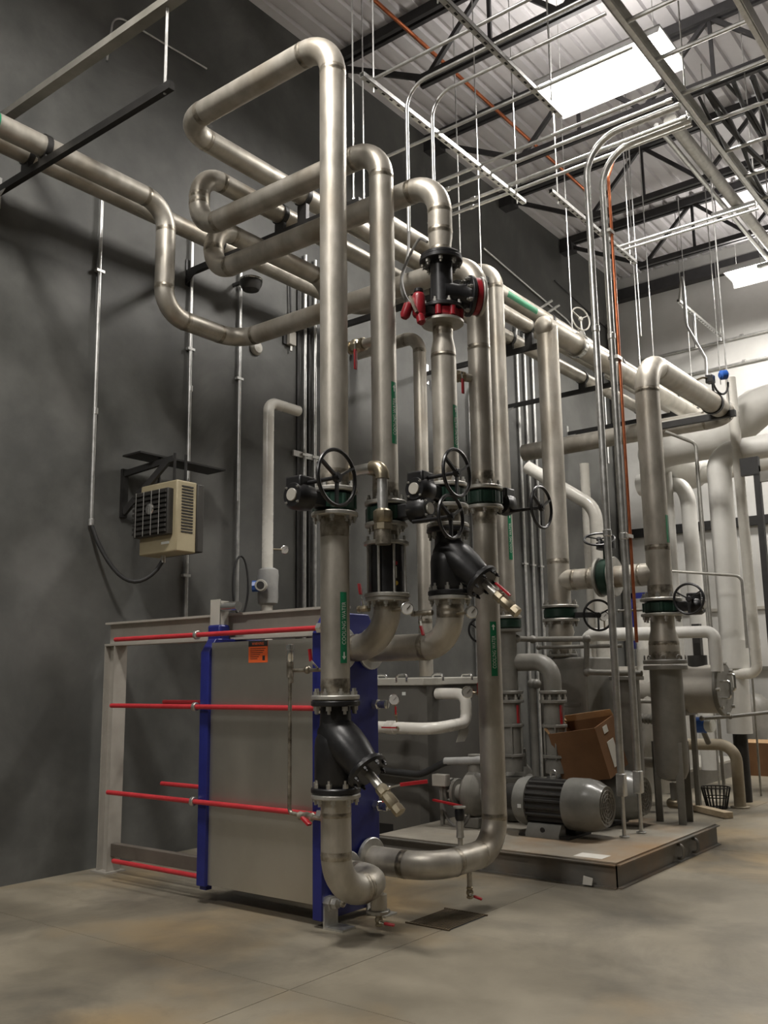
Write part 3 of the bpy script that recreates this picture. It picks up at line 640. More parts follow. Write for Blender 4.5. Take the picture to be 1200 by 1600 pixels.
# thermometer stand-pipe left of the nearest pipe
t = Thing('gauge_standpipe', 'thin bare standpipe with gauge, left of the nearest pipe, before the silver sheet', 'standpipe', (2.63,Y1,.68))
t.pipe([(X1-.08,Y1,1.49),(2.63,Y1,1.49)], .011, mat='weld', seg=12, welds=False)
t.pipe([(2.63,Y1,1.50),(2.63,Y1,.68),(X1-.08,Y1,.665)], .012, .03, 'weld', 12, False)
t.part('tee', MB().cyl((2.63,Y1,1.45),(2.63,Y1,1.54),.022,12), 'weld'); t.part('isolation_cock', MB().sphere((2.77,Y1,1.492),.024,12), 'weld'); t.part('cock_wing', MB().bar((2.66,Y1-.03,1.50),(2.68,Y1-.035,1.42),.02,.012), 'weld')
t.part('cap', MB().lathe([(.014,0),(.022,.01),(.022,.07),(.026,.072),(.026,.10),(.018,.104)], (2.63,Y1,1.54), UP, 14), 'chrome')
t.part('lever_neck', MB().bar((2.86,Y1-.01,1.50),(2.825,Y1-.03,1.545),.012,.008), 'weld'); t.part('lever_handle', MB().bar((2.825,Y1-.03,1.54),(2.815,Y1-.03,1.61),.018,.012), 'red_paint')
t.part('lower_cock', MB().lathe([(.014,0),(.024,.01),(.02,.04),(.026,.06),(.02,.09),(.024,.11),(.014,.12)], (2.70,Y1,.672), (1,0,0), 10), 'weld')
t.part('lower_lever', MB().bar((2.76,Y1-.03,.67),(2.82,Y1-.035,.635),.03,.014), 'red_paint')

# ---------------------------------------------------------------- left wall: conduits, heater, white riser
def conduit(pts, label, r=.017, R=.12, mat='galvanized', name='conduit', grp='galvanized conduits', couplings=(), straps=()):
    t = Thing(name, label, 'conduit', tuple(pts[-1]), group=grp)
    t.part('conduit_tube', MB().pipe(pts, r, R, 12, 7), mat)
    for c, d in couplings: t.part('coupling', MB().disc(c, d, r*1.35, .06, 14, .1), mat)
    for c in straps: t.part('strap', MB().box((c[0]-.02,c[1]-r*2.4,c[2]-.012),(c[0]+r*1.1,c[1]+r*2.4,c[2]+.012)), mat)
    return t
conduit([(.03,4.36,5.6),(.03,4.39,2.69)], 'thin conduit leftmost on the dark wall, left of the heater', couplings=[((.03,4.385,3.66),UP),((.03,4.39,2.72),UP)], straps=[(.03,4.37,4.9)])
conduit([(.03,5.37,5.6),(.03,5.40,1.93)], 'thin conduit passing behind the heater', couplings=[((.03,5.39,4.1),UP)], straps=[(.03,5.38,4.48),(.03,5.39,2.36)])
conduit([(.03,6.0,5.6),(.03,6.01,1.9)], 'thin conduit between the heater and the white riser', straps=[(.03,6.0,4.35)])
conduit([(.03,6.70,6.0),(.03,6.73,5.03)], 'short dark conduit ending in a wall box behind the level pipe', r=.012, mat='black_steel')
conduit([(.03,6.95,6.0),(.03,6.93,1.2)], 'left conduit of the close pair beside the nearest pipe', r=.02, straps=[(.03,6.94,3.75)])
conduit([(.03,7.11,6.0),(.03,7.09,1.2)], 'right conduit of the close pair beside the nearest pipe', r=.02, straps=[(.03,7.10,3.75)])
t = Thing('wall_channel', 'dark mounting channel on the wall behind the close conduit pair', 'channel', (.01,7.0,1.2))
t.part('channel_left', MB().box((.0,6.84,1.2),(.02,6.88,5.9)), 'black_steel'); t.part('channel_right', MB().box((.0,7.015,1.2),(.02,7.045,5.9)), 'black_steel'); t.part('cross_channel', MB().box((.0,6.78,3.72),(.025,7.2,3.78)), 'galvanized')
t = Thing('wall_box', 'small pale box on the dark wall below the level pipe', 'electrical box', (.02,6.73,4.9)); t.part('box_body', MB().box((0,6.68,4.90),(.06,6.78,5.05)), 'frame_paint', bevel=.006); t.part('gland', MB().cyl((.03,6.73,4.90),(.03,6.73,4.84),.014,10), 'bolt_zinc'); t.part('side_plate', MB().box((0,6.63,4.9),(.02,6.68,5.05)), 'black_steel')
solo('wall_disc', MB().lathe([(.075,0),(.075,.02),(.055,.045),(.001,.055)], (.002,6.24,4.74), (1,0,0), 24), 'lid_grey', 'pale round disc on the wall peeking below the level pipe', 'wall disc', (0,6.24,4.82))
conduit([(.03,4.35,6.9),(.03,4.4,7.4),(.03,4.75,7.42),(.03,5.5,7.46)], 'hair-thin conduit high on the dark wall at upper left', r=.009, R=.15)
# unit heater
t = Thing('unit_heater', 'tan louvred unit heater hanging from a black bracket on the dark wall', 'heater', (.2,4.85,2.45))
t.part('cabinet', MB().box((.19,4.75,2.46),(.66,4.96,3.05)), 'heater_tan', bevel=.012)
t.part('rear_guard', MB().box((.18,4.96,2.47),(.67,5.03,3.04)), 'heater_dark', bevel=.01)
lh = t.part('louvre_frame', MB().box((.19,4.69,2.60),(.62,4.75,2.98)), 'heater_dark', bevel=.006)
for i in range(9): t.part('louvre', MB().bar((.195,4.675,2.63+i*.04),(.615,4.675,2.63+i*.04),.012,.022), 'motor_dark', lh)
for i in range(4): t.part('grille_wire', MB().cyl((.25+i*.1,4.66,2.60),(.25+i*.1,4.66,2.97),.003,6), 'bolt_zinc', lh)
t.part('fan_glint', MB().lathe([(.05,0),(.045,.01),(.02,.015)], (.42,4.672,2.82), (0,-1,0), 12), 'chrome', lh)
for i in range(16): t.part('vent_slot', MB().box((.661,4.80,2.62+i*.025),(.664,4.92,2.632+i*.025)), 'ink')
t.part('nameplate', MB().box((.48,4.748,2.53),(.58,4.75,2.55)), 'label_white')
br = t.part('wall_bracket', MB().box((0,4.68,2.80),(.03,4.74,3.22)), 'black_steel')
t.part('bracket_arm', MB().bar((.02,4.71,3.18),(.48,4.86,3.27),.035,.05), 'black_steel', br)
t.part('bracket_brace', MB().bar((.02,4.71,2.84),(.42,4.84,3.25),.035,.05), 'black_steel', br)
t.part('top_plate', MB().box((.10,4.62,3.30),(.34,5.56,3.315)), 'black_steel', br)
for (x, y) in ((.3,4.85),(.5,4.85),(.52,4.95)): t.part('hanger_rod', MB().cyl((x,y,3.04),(x,y,3.31),.012,8), 'black_steel', br)
t = Thing('flexible_conduit', 'black flexible conduit looping from the wall conduit up under the heater', 'conduit', (.05,4.39,2.2))
P = [V(.04,4.39,2.69)]
for i in range(1,14):
    u = i/13; P.append(V(.04+.33*u, 4.39+.47*u, 2.69-.27*u-.30*math.sin(PI*u)**.8))
t.part('flexible_tube', MB().tube(P, .017, 12), 'rubber'); t.part('connector', MB().cyl((.37,4.86,2.40),(.37,4.86,2.47),.02,12), 'bolt_zinc')
# white riser with meter
WX, WY = .35, 6.09
t = Thing('white_riser', 'white pipe rising from behind the exchanger beam, bent at the top', 'pipe', (WX,WY,1.2))
t.part('riser_pipe', MB().pipe([(WX,WY,.0),(WX,WY,4.07),(WX,6.5,4.07)], .053, .09, 20), 'pvc_white')
t.part('end_cap', MB().sphere((WX,6.5,4.07),.053,16,(1,.6,1)), 'pvc_white')
t.part('meter_jacket', MB().lathe([(.06,-.18),(.092,-.16),(.098,-.1),(.095,0),(.1,.1),(.094,.15),(.06,.17)], (WX,WY+.01,2.29), UP, 14), 'jacket_grey')
tr = t.part('transmitter', MB().lathe([(.04,0),(.055,.01),(.055,.07),(.05,.08)], (WX+.05,WY-.12,2.28), (.6,-.8,0), 20), 'lid_grey')
t.part('transmitter_glass', MB().disc((WX+.10,WY-.187,2.28), (.6,-.8,0), .035, .006, 18), 'ink', tr)
t.part('transmitter_back', MB().lathe([(.05,0),(.052,.08)], (WX+.03,WY-.11,2.28), (-.75,-.65,0), 8), 'blue_plastic', tr)
gauge((.42,WY+.16,2.64), (.7,-.7,0), (-.06,-.12,0), 'small dial gauge on the white riser', .04)
solo('coiled_cable', MB().tube([V(.30+.02*math.cos(a),5.80+.075*math.cos(a),2.28+.27*math.sin(a)) for a in [2*PI*i/24 for i in range(24)]]+[V(.32,5.875,2.28)], .010, 8), 'rubber', 'dark cable hoop hanging beside the white riser meter', 'cable', (.30,5.8,2.0))
# bare riser behind the second pipe, into the tank
t = Thing('steel_pipe', 'bare stainless riser standing behind the second and third pipes, down to the tank', 'pipe', (.93,7.8,1.45), group='stainless cooling water pipes')
t.pipe([(.93,7.8,1.44),(.93,7.8,5.1),(.05,7.8,5.1)], .072, .18); t.weld((.93,7.8,2.0),UP,.072,.05)
t.part('label_strip', MB().box((1.0,7.74,1.62),(1.006,7.77,1.82)), 'label_green')

# ---------------------------------------------------------------- black trapeze struts and rods
def strut(y, label, clamps, x1=2.12, z=5.235, x0=.02, rods=True, bm='galvanized'):
    t = Thing('pipe_strut', label, 'strut', (x0,y,z), group='black wall struts under the pipe rack')
    t.part('strut_channel', MB().box((x0,y-.022,z-.03),(x1,y+.022,z+.03)), 'black_steel')
    wb = t.part('wall_bracket', MB().box((.001,y-.03,z-.13),(.012,y+.03,z+.13)), bm)
    t.part('gusset', MB().prism([(.012,y-.024,z-.03),(.16,y-.024,z-.03),(.012,y-.024,z-.12)],(0,0,0),(0,.006,0)), bm, wb)
    if rods:
        rd = t.part('hanger_rod', MB().cyl((x1-.07,y,z-.06),(x1-.07,y,8.62),.007,8), 'galvanized'); t.part('rod_nut', MB().disc((x1-.07,y,z+.04),UP,.016,.02,6), 'bolt_zinc', rd)
    for (x, zp, r) in clamps:
        c = t.part('pipe_clamp', MB().ring((x,y,zp),(0,1,0),r+.002,r+.012,.045,24), 'black_steel')
        if zp-r > z+.035: t.part('clamp_foot', MB().box((x-.05,y-.02,z+.03),(x+.05,y+.02,zp-r-.002)), 'black_steel', c)
B_ = (1.49,5.5,D1); C_ = (1.22,5.42,D2); A_ = (1.75,5.5,.084); L2_ = (.42,5.40,.08)
strut(3.43, 'black strut at upper left, hung by a short bright rod', [(.65,5.37,D2),L2_], rods=False)
strut(5.35, 'black strut hidden behind the three pipe loops', [B_,C_,L2_], bm='black_steel')
strut(7.3, 'black strut behind the second and third pipes', [A_,B_,C_])
strut(9.25, 'black strut with a galvanized wall bracket right of the red-ringed valve', [A_,B_,C_])
strut(11.2, 'black strut further along, behind the tall grey risers', [A_,B_,C_])
strut(13.15, 'black strut last before the far wall', [A_,B_,C_])
solo('hanger_rod', MB().cyl((2.05,3.43,5.20),(2.05,3.43,5.84),.010,8), 'galvanized', 'short bright threaded rod at upper left', 'rod', (2.05,3.43,5.2))
t = Thing('support_beam', 'grey channel beam slanting across the upper left corner', 'beam', (1.1,3.43,5.84)); t.part('beam_web', MB().box((.0,3.41,5.84),(2.5,3.45,5.92)), 'machine_grey'); t.part('beam_lip', MB().box((.0,3.39,5.835),(2.5,3.47,5.845)), 'machine_grey')
solo('rusty_pipe', MB().cyl((.12,3.22,5.8),(.12,3.22,8.6),.035,14), 'old_pipe', 'dull brown vertical pipe in the upper left corner', 'pipe', (.12,3.22,5.8))

# ---------------------------------------------------------------- tank behind the exchanger
t = Thing('equipment_tank', 'grey box tank with a pale lid behind the blue plate', 'tank', (.9,7.8,0))
tx0,tx1,ty0,ty1 = .35,1.42,7.05,8.6
t.part('tank_body', MB().prism([(tx0,ty0,.12),(tx1-.06,ty0,.12),(tx1,ty0+.06,.12),(tx1,ty1,.12),(tx0,ty1,.12)],(0,0,.12),(0,0,1.36)), 'tank_grey')
t.part('base_frame', MB().box((tx0,ty0,0),(tx1,ty1,.12)), 'tank_grey'); t.part('fork_slot', MB().box((.86,ty0-.003,.0),(1.05,ty0+.02,.10)), 'ink')
ld = t.part('lid', MB().box((tx0-.03,ty0-.03,1.36),(tx1+.03,ty1+.03,1.43)), 'lid_grey', bevel=.008)
for (x, y) in ((.9,7.1),(1.2,7.02),(1.45,7.25),(1.45,7.75),(1.45,8.3)):
    t.part('lid_latch', MB().pipe([(x-.06,y,1.40),(x-.06,y,1.46),(x+.06,y,1.46),(x+.06,y,1.40)], .012, .03, 8), 'chrome', ld)
t.part('lid_tag', MB().box((1.18,ty0-.003,1.27),(1.22,ty0,1.30)), 'label_white')
t.part('side_tag', MB().box((tx1,7.30,.62),(tx1+.003,7.34,.65)), 'label_white')
t = Thing('white_supply_pipe', 'glossy white pipe bent twice in front of the grey tank', 'pipe', (1.75,6.7,.99))
t.part('pipe_body', MB().pipe([(.7,6.72,1.0),(1.75,6.72,.99),(1.75,7.26,1.02),(1.75,7.26,1.28),(1.43,7.26,1.28)], .052, [0,.16,.09,.09,0], 20), 'pvc_white')
t.part('coupling', MB().disc((1.3,6.72,.995),(1,0,0),.06,.12,24), 'pvc_white')
t.part('lever_stub', MB().cyl((1.42,6.66,1.0),(1.42,6.64,1.0),.012,8), 'brass'); t.part('lever_handle', MB().bar((1.42,6.63,1.0),(1.27,6.62,1.0),.02,.012), 'red_paint')
t.part('hanger_tag', MB().prism([(1.77,7.05,.86),(1.77,7.18,.86),(1.77,7.25,.93),(1.77,7.25,.98),(1.77,7.12,.98)],(0,0,0),(.008,0,0)), 'lid_grey')
gauge((1.35,6.70,1.24), (.6,-.8,0), (.02,.01,-.2), 'dial gauge with red cock standing on the white pipe', .05, valve=True)
t = Thing('hose_run', 'dark hose crossing low in front of the grey tank', 'hose', (1.7,6.9,.6))
t.part('hose', MB().tube(fillet([(.9,6.9,.60),(1.5,6.88,.58),(1.75,6.9,.70),(2.3,6.95,.74)],.3,6)[0], .03, 12), 'rubber'); t.part('hose_sleeve', MB().tube([(1.75,6.9,.705),(2.0,6.92,.72),(2.3,6.95,.745)], .034, 12), 'jacket_grey')
t = Thing('wall_switch_box', 'small pale junction box with a drooping cable left of the small pump', 'electrical box', (1.72,6.85,.5)); t.part('box_body', MB().box((1.66,6.82,.50),(1.80,6.9,.60)), 'frame_paint', bevel=.005); t.part('stand', MB().box((1.72,6.85,.18),(1.75,6.88,.5)), 'machine_grey')
t.part('cable_loop', MB().tube([V(1.72+.17*(1-math.cos(a)),6.86,.50-.33*math.sin(a)) for a in [PI*i/12 for i in range(13)]], .012, 8), 'cable_grey')
# ---------------------------------------------------------------- pump skid
t = Thing('pump_skid', 'low steel pump skid with a stained deck, right of the pipework', 'skid', (2.6,7.2,0))
sx0,sx1,sy0,sy1 = 1.55,3.635,6.19,8.22
t.part('deck_plate', MB().box((sx0,sy0,.16),(sx1,sy1,.17)), 'skid_deck')
def channel(t, a, b, n, name):
    """C channel from a to b (at floor), opening towards -n"""
    a = Vector(a); b = Vector(b); n = Vector(n)
    w_ = t.part(name, MB().prism([a+V(0,0,.0),b+V(0,0,.0),b+V(0,0,.158),a+V(0,0,.158)],(0,0,0),-n*.008), 'skid_paint')
    for z in (.004,.154): t.part('channel_lip', MB().prism([a+n*.03+V(0,0,z-.004),b+n*.03+V(0,0,z-.004),b-n*.0+V(0,0,z-.004),a-n*.0+V(0,0,z-.004)],(0,0,0),(0,0,.008)), 'skid_paint', w_)
channel(t, (sx0,sy0,0),(sx1,sy0,0),(0,-1,0),'side_channel'); channel(t,(sx1,sy0,0),(sx1,sy1,0),(1,0,0),'side_channel')
channel(t, (sx1,sy1,0),(sx0,sy1,0),(0,1,0),'side_channel'); channel(t,(sx0,sy1,0),(sx0,sy0,0),(-1,0,0),'side_channel')
for y in (7.3,7.62): t.part('lifting_eye', MB().pipe([(sx1+.005,y,.03),(sx1+.05,y,.03),(sx1+.05,y,.13),(sx1+.005,y,.13)], .012, .03, 8), 'skid_paint')
t.part('deck_patch', MB().box((3.28,6.25,.170),(3.50,6.40,.1715)), 'paper')
solo('paper_scrap', MB().prism([(3.40,6.135,.012),(3.47,6.135,.012),(3.48,6.135,.06),(3.41,6.135,.07)],(0,0,0),(0,.006,0)), 'paper', 'white paper scrap leaning on the skid front', 'paper', (3.44,6.135,0))
def motor(loc, label, L=.83, R=.195):
    t = Thing('electric_motor', label, 'motor', loc, group='pump motors', local=True); h = .25
    n = 40; prof = []
    for i in range(n*2): 
        a = 2*PI*(i//2+(.25 if i % 2 else -.25))/n; rr = R*.96 if (i//2) % 2 else R*.86
        prof.append((rr*math.cos(a), rr*math.sin(a)))
    x0,x1 = -L*.33, L*.13
    t.part('finned_body', MB().prism([(x0,p[0],h+p[1]) for p in prof],(x0,0,0),(x1,0,0)), 'motor_dark')
    t.part('end_bell', MB().lathe([(R*.25,-L*.5),(R*.62,-L*.49),(R*.92,-L*.44),(R*1.02,-L*.36),(R*1.02,-L*.30)], (0,0,h), (1,0,0), 32), 'motor_grey')
    fc = t.part('fan_cover', MB().lathe([(R*1.03,L*.10),(R*1.05,L*.13),(R*1.05,L*.30),(R*.98,L*.38),(R*.80,L*.46),(R*.78,L*.475),(R*.70,L*.47)], (0,0,h), (1,0,0), 36), 'motor_grey')
    for i in range(4): t.part('fan_grille', MB().torus((L*.474,0,h),(1,0,0),R*(.15+.16*i),.005,24,6), 'machine_grey', fc)
    for i in range(6):
        a = PI*i/6; t.part('grille_spoke', MB().bar((L*.472,-R*.7*math.cos(a),h-R*.7*math.sin(a)),(L*.472,R*.7*math.cos(a),h+R*.7*math.sin(a)),.008,.004), 'machine_grey', fc)
    t.part('fan_disc', MB().disc((L*.455,0,h),(1,0,0),R*.72,.006,24), 'motor_dark', fc)
    for s in (-1,1):
        ft = t.part('foot', MB().prism([(-L*.28,s*R*.45,.0),(-L*.28,s*R*1.05,.0),(-L*.28,s*R*1.05,.03),(-L*.28,s*R*.8,.10),(-L*.28,s*R*.45,.10)],(0,0,0),(L*.36,0,0)), 'motor_grey')
        t.part('foot_hole', MB().disc((-L*.1,s*R*1.0,.06),(0,s,0),.02,.006,14), 'ink', ft)
    for x in (-.25,.1): t.part('mount_block', MB().box((x-.05,-R,-.001),(x+.05,R,.02)), 'motor_dark')
    t.part('lifting_eye', MB().torus((-L*.08,0,h+R*1.13),(.3,1,0),.032,.009,20,8), 'bolt_zinc'); t.part('eye_base', MB().lathe([(.035,0),(.03,.03)], (-L*.08,0,h+R*.9), UP, 14), 'motor_grey')
    t.part('rating_plate', MB().bar((-L*.36,-R*1.02,h-.02),(-L*.32,-R*1.02,h-.02),.004,.03), 'label_white')
    return t
motor((2.83,6.98,.17), 'grey electric motor with black fins at the front of the skid')
motor((2.83,7.72,.17), 'second grey motor behind, with the open carton resting on it')
def pump(loc, label):
    t = Thing('pump', label, 'pump', loc, group='centrifugal pumps', local=True)
    t.part('volute', MB().lathe([(.06,-.10),(.15,-.09),(.2,-.04),(.2,.04),(.15,.09),(.06,.11)], (0,0,.27), (1,0,0), 28), 'machine_grey')
    t.part('bearing_frame', MB().lathe([(.11,.1),(.09,.15),(.09,.3),(.05,.32)], (0,0,.27), (1,0,0), 24), 'machine_grey')
    f = t.part('suction_flange', MB().disc((-.20,0,.27),(1,0,0),.12,.03,24), 'machine_grey'); t.part('suction_neck', MB().cyl((-.32,0,.27),(-.08,0,.27),.07,20), 'machine_grey'); t.bolts((-.215,0,.27),(-1,0,0),.1,8,.026,f)
    f = t.part('neck_flange', MB().disc((-.26,0,.27),(1,0,0),.12,.03,24), 'machine_grey')
    t.part('pump_foot', MB().box((-.08,-.12,0),(.08,.12,.09)), 'machine_grey', bevel=.01); t.part('discharge_neck', MB().cyl((0,0,.42),(0,0,.6),.07,20), 'machine_grey')
    t.part('lever_bar', MB().bar((-.32,-.20,.22),(-.02,-.21,.19),.028,.016), 'red_paint')
    t.part('coupling_guard', MB().lathe([(.1,.3),(.11,.32),(.11,.42)], (0,0,.27), (1,0,0), 20), 'motor_dark')
    return t
pump((2.02,6.98,.17), 'dark grey pump behind the long fourth pipe, with a red lever'); pump((2.02,7.72,.17), 'dark grey pump at the back of the skid')
# suction / discharge stands
def stand(x, y, ztop, label, elbow=None):
    t = Thing('pump_riser', label, 'pipe', (x,y,.17), group='grey pump risers'); r = .075
    if elbow: t.part('riser_pipe', MB().pipe([elbow,(x,y,elbow[2]),(x,y,1.2)], .078, .16, 24), 'machine_grey')
    else: t.part('riser_pipe', MB().cyl((x,y,1.2),(x,y,ztop),r,24), 'machine_grey')
    t.part('diffuser_body', MB().lathe([(r,.62),(r*1.25,.6),(r*1.25,.8),(r*1.2,1.0),(r*1.2,1.2)][::-1], (x,y,0), UP, 24), 'machine_grey')
    for z in (1.29,1.21):
        f = t.part('flange', MB().disc((x,y,z),UP,r*1.6,.028,24), 'machine_grey')
    t.bolts((x,y,1.225),UP,r*1.36,8,.036)
    for z in (1.0,.74): t.part('band', MB().disc((x,y,z),UP,r*1.5,.026,24), 'machine_grey')
    for i in range(6):
        a = 2*PI*i/6; t.part('tie_bolt', MB().cyl((x+math.cos(a)*r*1.38,y+math.sin(a)*r*1.38,.72),(x+math.cos(a)*r*1.38,y+math.sin(a)*r*1.38,1.02),.008,8), 'machine_grey')
    t.part('lower_neck', MB().lathe([(r*1.3,.55),(r*.9,.45),(r*.9,.18)][::-1], (x,y,0), UP, 20), 'machine_grey')
    a = math.atan2(CAM.y-y, CAM.x-x)+.7
    t.part('red_tag', MB().bar((x+math.cos(a)*r*1.3,y+math.sin(a)*r*1.3,1.02),(x+math.cos(a)*r*1.3,y+math.sin(a)*r*1.3,1.18),.03,.01), 'red_paint')
    if not elbow:
        f = t.part('flange', MB().disc((x,y,ztop-.013),UP,r*1.64,.026,24), 'machine_grey')
    return t
stand(X5,Y5,1.86,'grey flanged riser under the slim pipe, left of the carton')
stand(2.545,Y5+.05,1.2,'grey flanged riser with a swept elbow, behind the carton',(X5+.05,Y5+.05,1.555))
t = Thing('lug_valve', 'dark green wafer valve between flanges under the slim pipe', 'valve', (X5,Y5,1.905)); t.part('valve_disc', MB().disc((X5,Y5,1.905),UP,.125,.085,28), 'valve_green')
t.part('neck', MB().bar((X5,Y5,1.905),(X5-.18,Y5+.1,1.905),.05,.05), 'valve_green'); t.part('gear_housing', MB().lathe([(.05,-.05),(.07,-.04),(.07,.05),(.05,.06)],(X5-.22,Y5+.12,1.91),(-1,.5,0),16), 'black_iron'); wheel(t, (X5-.30,Y5+.0,1.86), (.8,-.6,0), .11)
# small bore galvanised trim
def small(pts, label, r=.026, R=.05, mat='machine_grey', name='small_pipe', ends=True):
    t = Thing(name, label, 'pipe', tuple(pts[0]), group='small grey pipes'); t.part('pipe_body', MB().pipe(pts, r, R, 14, 6), mat)
    for p, q in zip(pts[1:-1], pts[2:]):
        t.part('fitting', MB().sphere(p, r*1.5, 12), mat)
    if ends:
        t.part('end_fitting', MB().sphere(pts[0], r*1.45, 12), mat)
    return t
small([(X5+.06,7.45,1.77),(X5+.06,7.75,1.77),(2.75,7.75,1.755),(2.735,7.75,1.46),(3.25,7.75,1.44)], 'small grey pipe stepping down behind the two tall conduits')
small([(2.15,7.95,1.70),(3.0,7.95,1.69)], 'small grey level pipe behind the stepping one', .018)
small([(2.3,7.6,1.36),(2.26,7.6,1.36),(2.26,7.6,.5)], 'small upright grey pipe between the two flanged risers', .032)
small([(2.7,8.6,2.05),(3.2,8.6,2.04)], 'thin dark level pipe left of the green wheel valve', .012)
# tall conduits on the skid with the copper line
def tall(x, y, label, zt):
    t = Thing('tall_conduit', label, 'conduit', (x,y,.17), group='tall conduits rising from the skid')
    t.part('conduit_tube', MB().pipe([(x,y,.62),(x,y,zt),(4.14,y,zt)], .030, .34, 16, 10), 'galvanized')
    t.part('conduit_body', MB().box((x-.035,y-.035,.48),(x+.035,y+.035,.66)), 'galvanized', bevel=.01)
    t.part('lower_nipple', MB().cyl((x,y,.17),(x,y,.5),.016,12), 'galvanized'); t.part('floor_plate', MB().disc((x,y,.176),UP,.04,.012,16), 'galvanized')
    for z in (2.6,4.4): t.part('coupling', MB().disc((x,y,z),UP,.036,.06,16,.1), 'galvanized')
tall(3.27,7.16,'left of the two tall galvanized conduits rising from the skid',6.17); tall(3.30,7.42,'right of the two tall galvanized conduits rising from the skid',6.17)
t = Thing('copper_line', 'thin copper line strapped along the right tall conduit', 'pipe', (3.345,7.46,1.7)); t.part('copper_tube', MB().pipe([(3.335,7.48,1.7),(3.335,7.48,5.95),(3.36,7.60,6.2)], .014, .05, 12), 'copper')
for z in (2.6,4.2,5.4): t.part('strap', MB().box((3.265,7.40,z-.015),(3.355,7.50,z+.015)), 'bolt_zinc')
# cartons
def carton(name, label, M, sx, sy, sz, open_top):
    t = Thing(name, label, 'carton', M.translation, group=None, local=True); t.o.rotation_mode = 'QUATERNION'; t.o.rotation_quaternion = M.to_quaternion(); th = .006
    for a, b, n in (((-sx/2,-sy/2,0),(sx/2,-sy/2+th,sz),'front_wall'),((-sx/2,sy/2-th,0),(sx/2,sy/2,sz),'back_wall'),((-sx/2,-sy/2+th,0),(-sx/2+th,sy/2-th,sz),'side_wall'),((sx/2-th,-sy/2+th,0),(sx/2,sy/2-th,sz),'side_wall'),((-sx/2,-sy/2,-th),(sx/2,sy/2,0),'bottom')):
        t.part(n, MB().box(a,b), 'cardboard')
    if open_top:
        t.part('top_flap', MB().prism([(-sx/2,sy/2,sz),(sx/2,sy/2,sz),(sx/2,sy/2-.02,sz+.06),(-sx/2,sy/2-.02,sz+.06)],(0,0,0),(0,.006,0)), 'cardboard_edge')
        t.part('inner_flap', MB().prism([(sx/2-th,-sy/2,sz-.002),(sx/2-th,sy/2,sz-.002),(sx/2-.10,sy/2-.03,sz-.06),(sx/2-.12,-sy/2+.03,sz-.05)],(0,0,0),(0,0,.005)), 'cardboard_edge')
        t.part('side_flap', MB().prism([(-sx/2,-sy/2,sz),(-sx/2,sy/2,sz),(-sx/2-.03,sy/2,sz+.05),(-sx/2-.03,-sy/2,sz+.05)],(0,0,0),(.005,0,0)), 'cardboard_edge')
        t.part('shipping_label', MB().box((sx/2+.001,-.06,.05),(sx/2+.003,.06,.27)), 'paper'); t.part('small_label', MB().box((sx/2+.001,-.06,.34),(sx/2+.003,.02,.40)), 'paper')
    else:
        t.part('top', MB().box((-sx/2,-sy/2,sz),(sx/2,sy/2,sz+th)), 'cardboard_edge')
        for z in (.02, sz-.12): t.part('tape', MB().box((-.05,-sy/2-.002,z),(.05,-sy/2,z+.12)), 'cardboard_edge')
    return t
M = Matrix.Translation((2.84,7.60,.60)) @ Matrix.Rotation(math.radians(-4),4,'Z') @ Matrix.Rotation(math.radians(-8),4,'Y') @ Matrix.Rotation(math.radians(15),4,'X')
carton('cardboard_box', 'open brown carton tilted on top of the back motor', M, .46, .36, .43, True)
carton('cardboard_box', 'closed brown carton on the floor at the right edge', Matrix.Translation((2.62,14.1,.006)), 1.1, .7, .44, False)

# ---------------------------------------------------------------- filter vessel, risers and header
VX, VY = 3.335, 8.08
t = Thing('filter_vessel', 'tall dark grey filter vessel standing on three legs at the skid corner', 'vessel', (VX,VY,.17))
t.part('shell', MB().lathe([(.05,.52),(.11,.54),(.138,.60),(.145,.68),(.140,1.47)], (VX,VY,0), UP, 32), 'machine_grey')
f = t.part('top_flange', MB().disc((VX,VY,1.49),UP,.19,.04,32), 'machine_grey'); f2 = t.part('cover_flange', MB().disc((VX,VY,1.54),UP,.19,.035,32), 'machine_grey')
for i in range(8):
    a = 2*PI*i/8+.3; t.part('swing_bolt', MB().torus((VX+math.cos(a)*.175,VY+math.sin(a)*.175,1.575),(math.cos(a),math.sin(a),0),.02,.007,12,6), 'machine_grey', f2)
for (dx, dy) in ((-.13,-.02),(.10,-.10),(.08,.12)):
    t.part('leg', MB().prism([(VX+dx-.03,VY+dy,.17),(VX+dx+.03,VY+dy,.17),(VX+dx*1.05+.03,VY+dy,.85),(VX+dx*1.05-.03,VY+dy,.85)],(0,0,0),(0,.012,0)), 'machine_grey'); t.part('leg_web', MB().box((VX+dx-.034,VY+dy,.17),(VX+dx-.026,VY+dy+.05,.85)), 'machine_grey')
t.part('drain', MB().cyl((VX,VY,.5),(VX,VY,.33),.03,14), 'machine_grey'); t.part('drain_valve', MB().lathe([(.03,0),(.045,.02),(.045,.1),(.03,.12)],(VX-.06,VY,.33),(1,0,0),10), 'brass')
R7 = .112
t = Thing('steel_pipe', 'wide stainless riser above the filter vessel, bending back overhead', 'pipe', (VX,VY,2.06), group='large stainless header pipes')
t.pipe([(VX,VY,2.075),(VX,VY,4.34),(VX,10.62,4.36),(.6,10.62,4.36)], R7, .30); t.flange((VX,VY,2.09),UP,R7,out=1); t.weld((VX,VY,2.17),UP,R7,.1); t.weld((VX,VY,2.56),UP,R7,.05); t.weld((VX,VY,2.0),UP,R7)
t.part('tee_collar', MB().lathe([(.102,-.34),(.104,-.16),(.104,-.02)], (VX,VY,2.33), (1,0,0), 28), 'stainless'); t.weld((VX-.17,VY,2.33),(1,0,0),.103,.04)
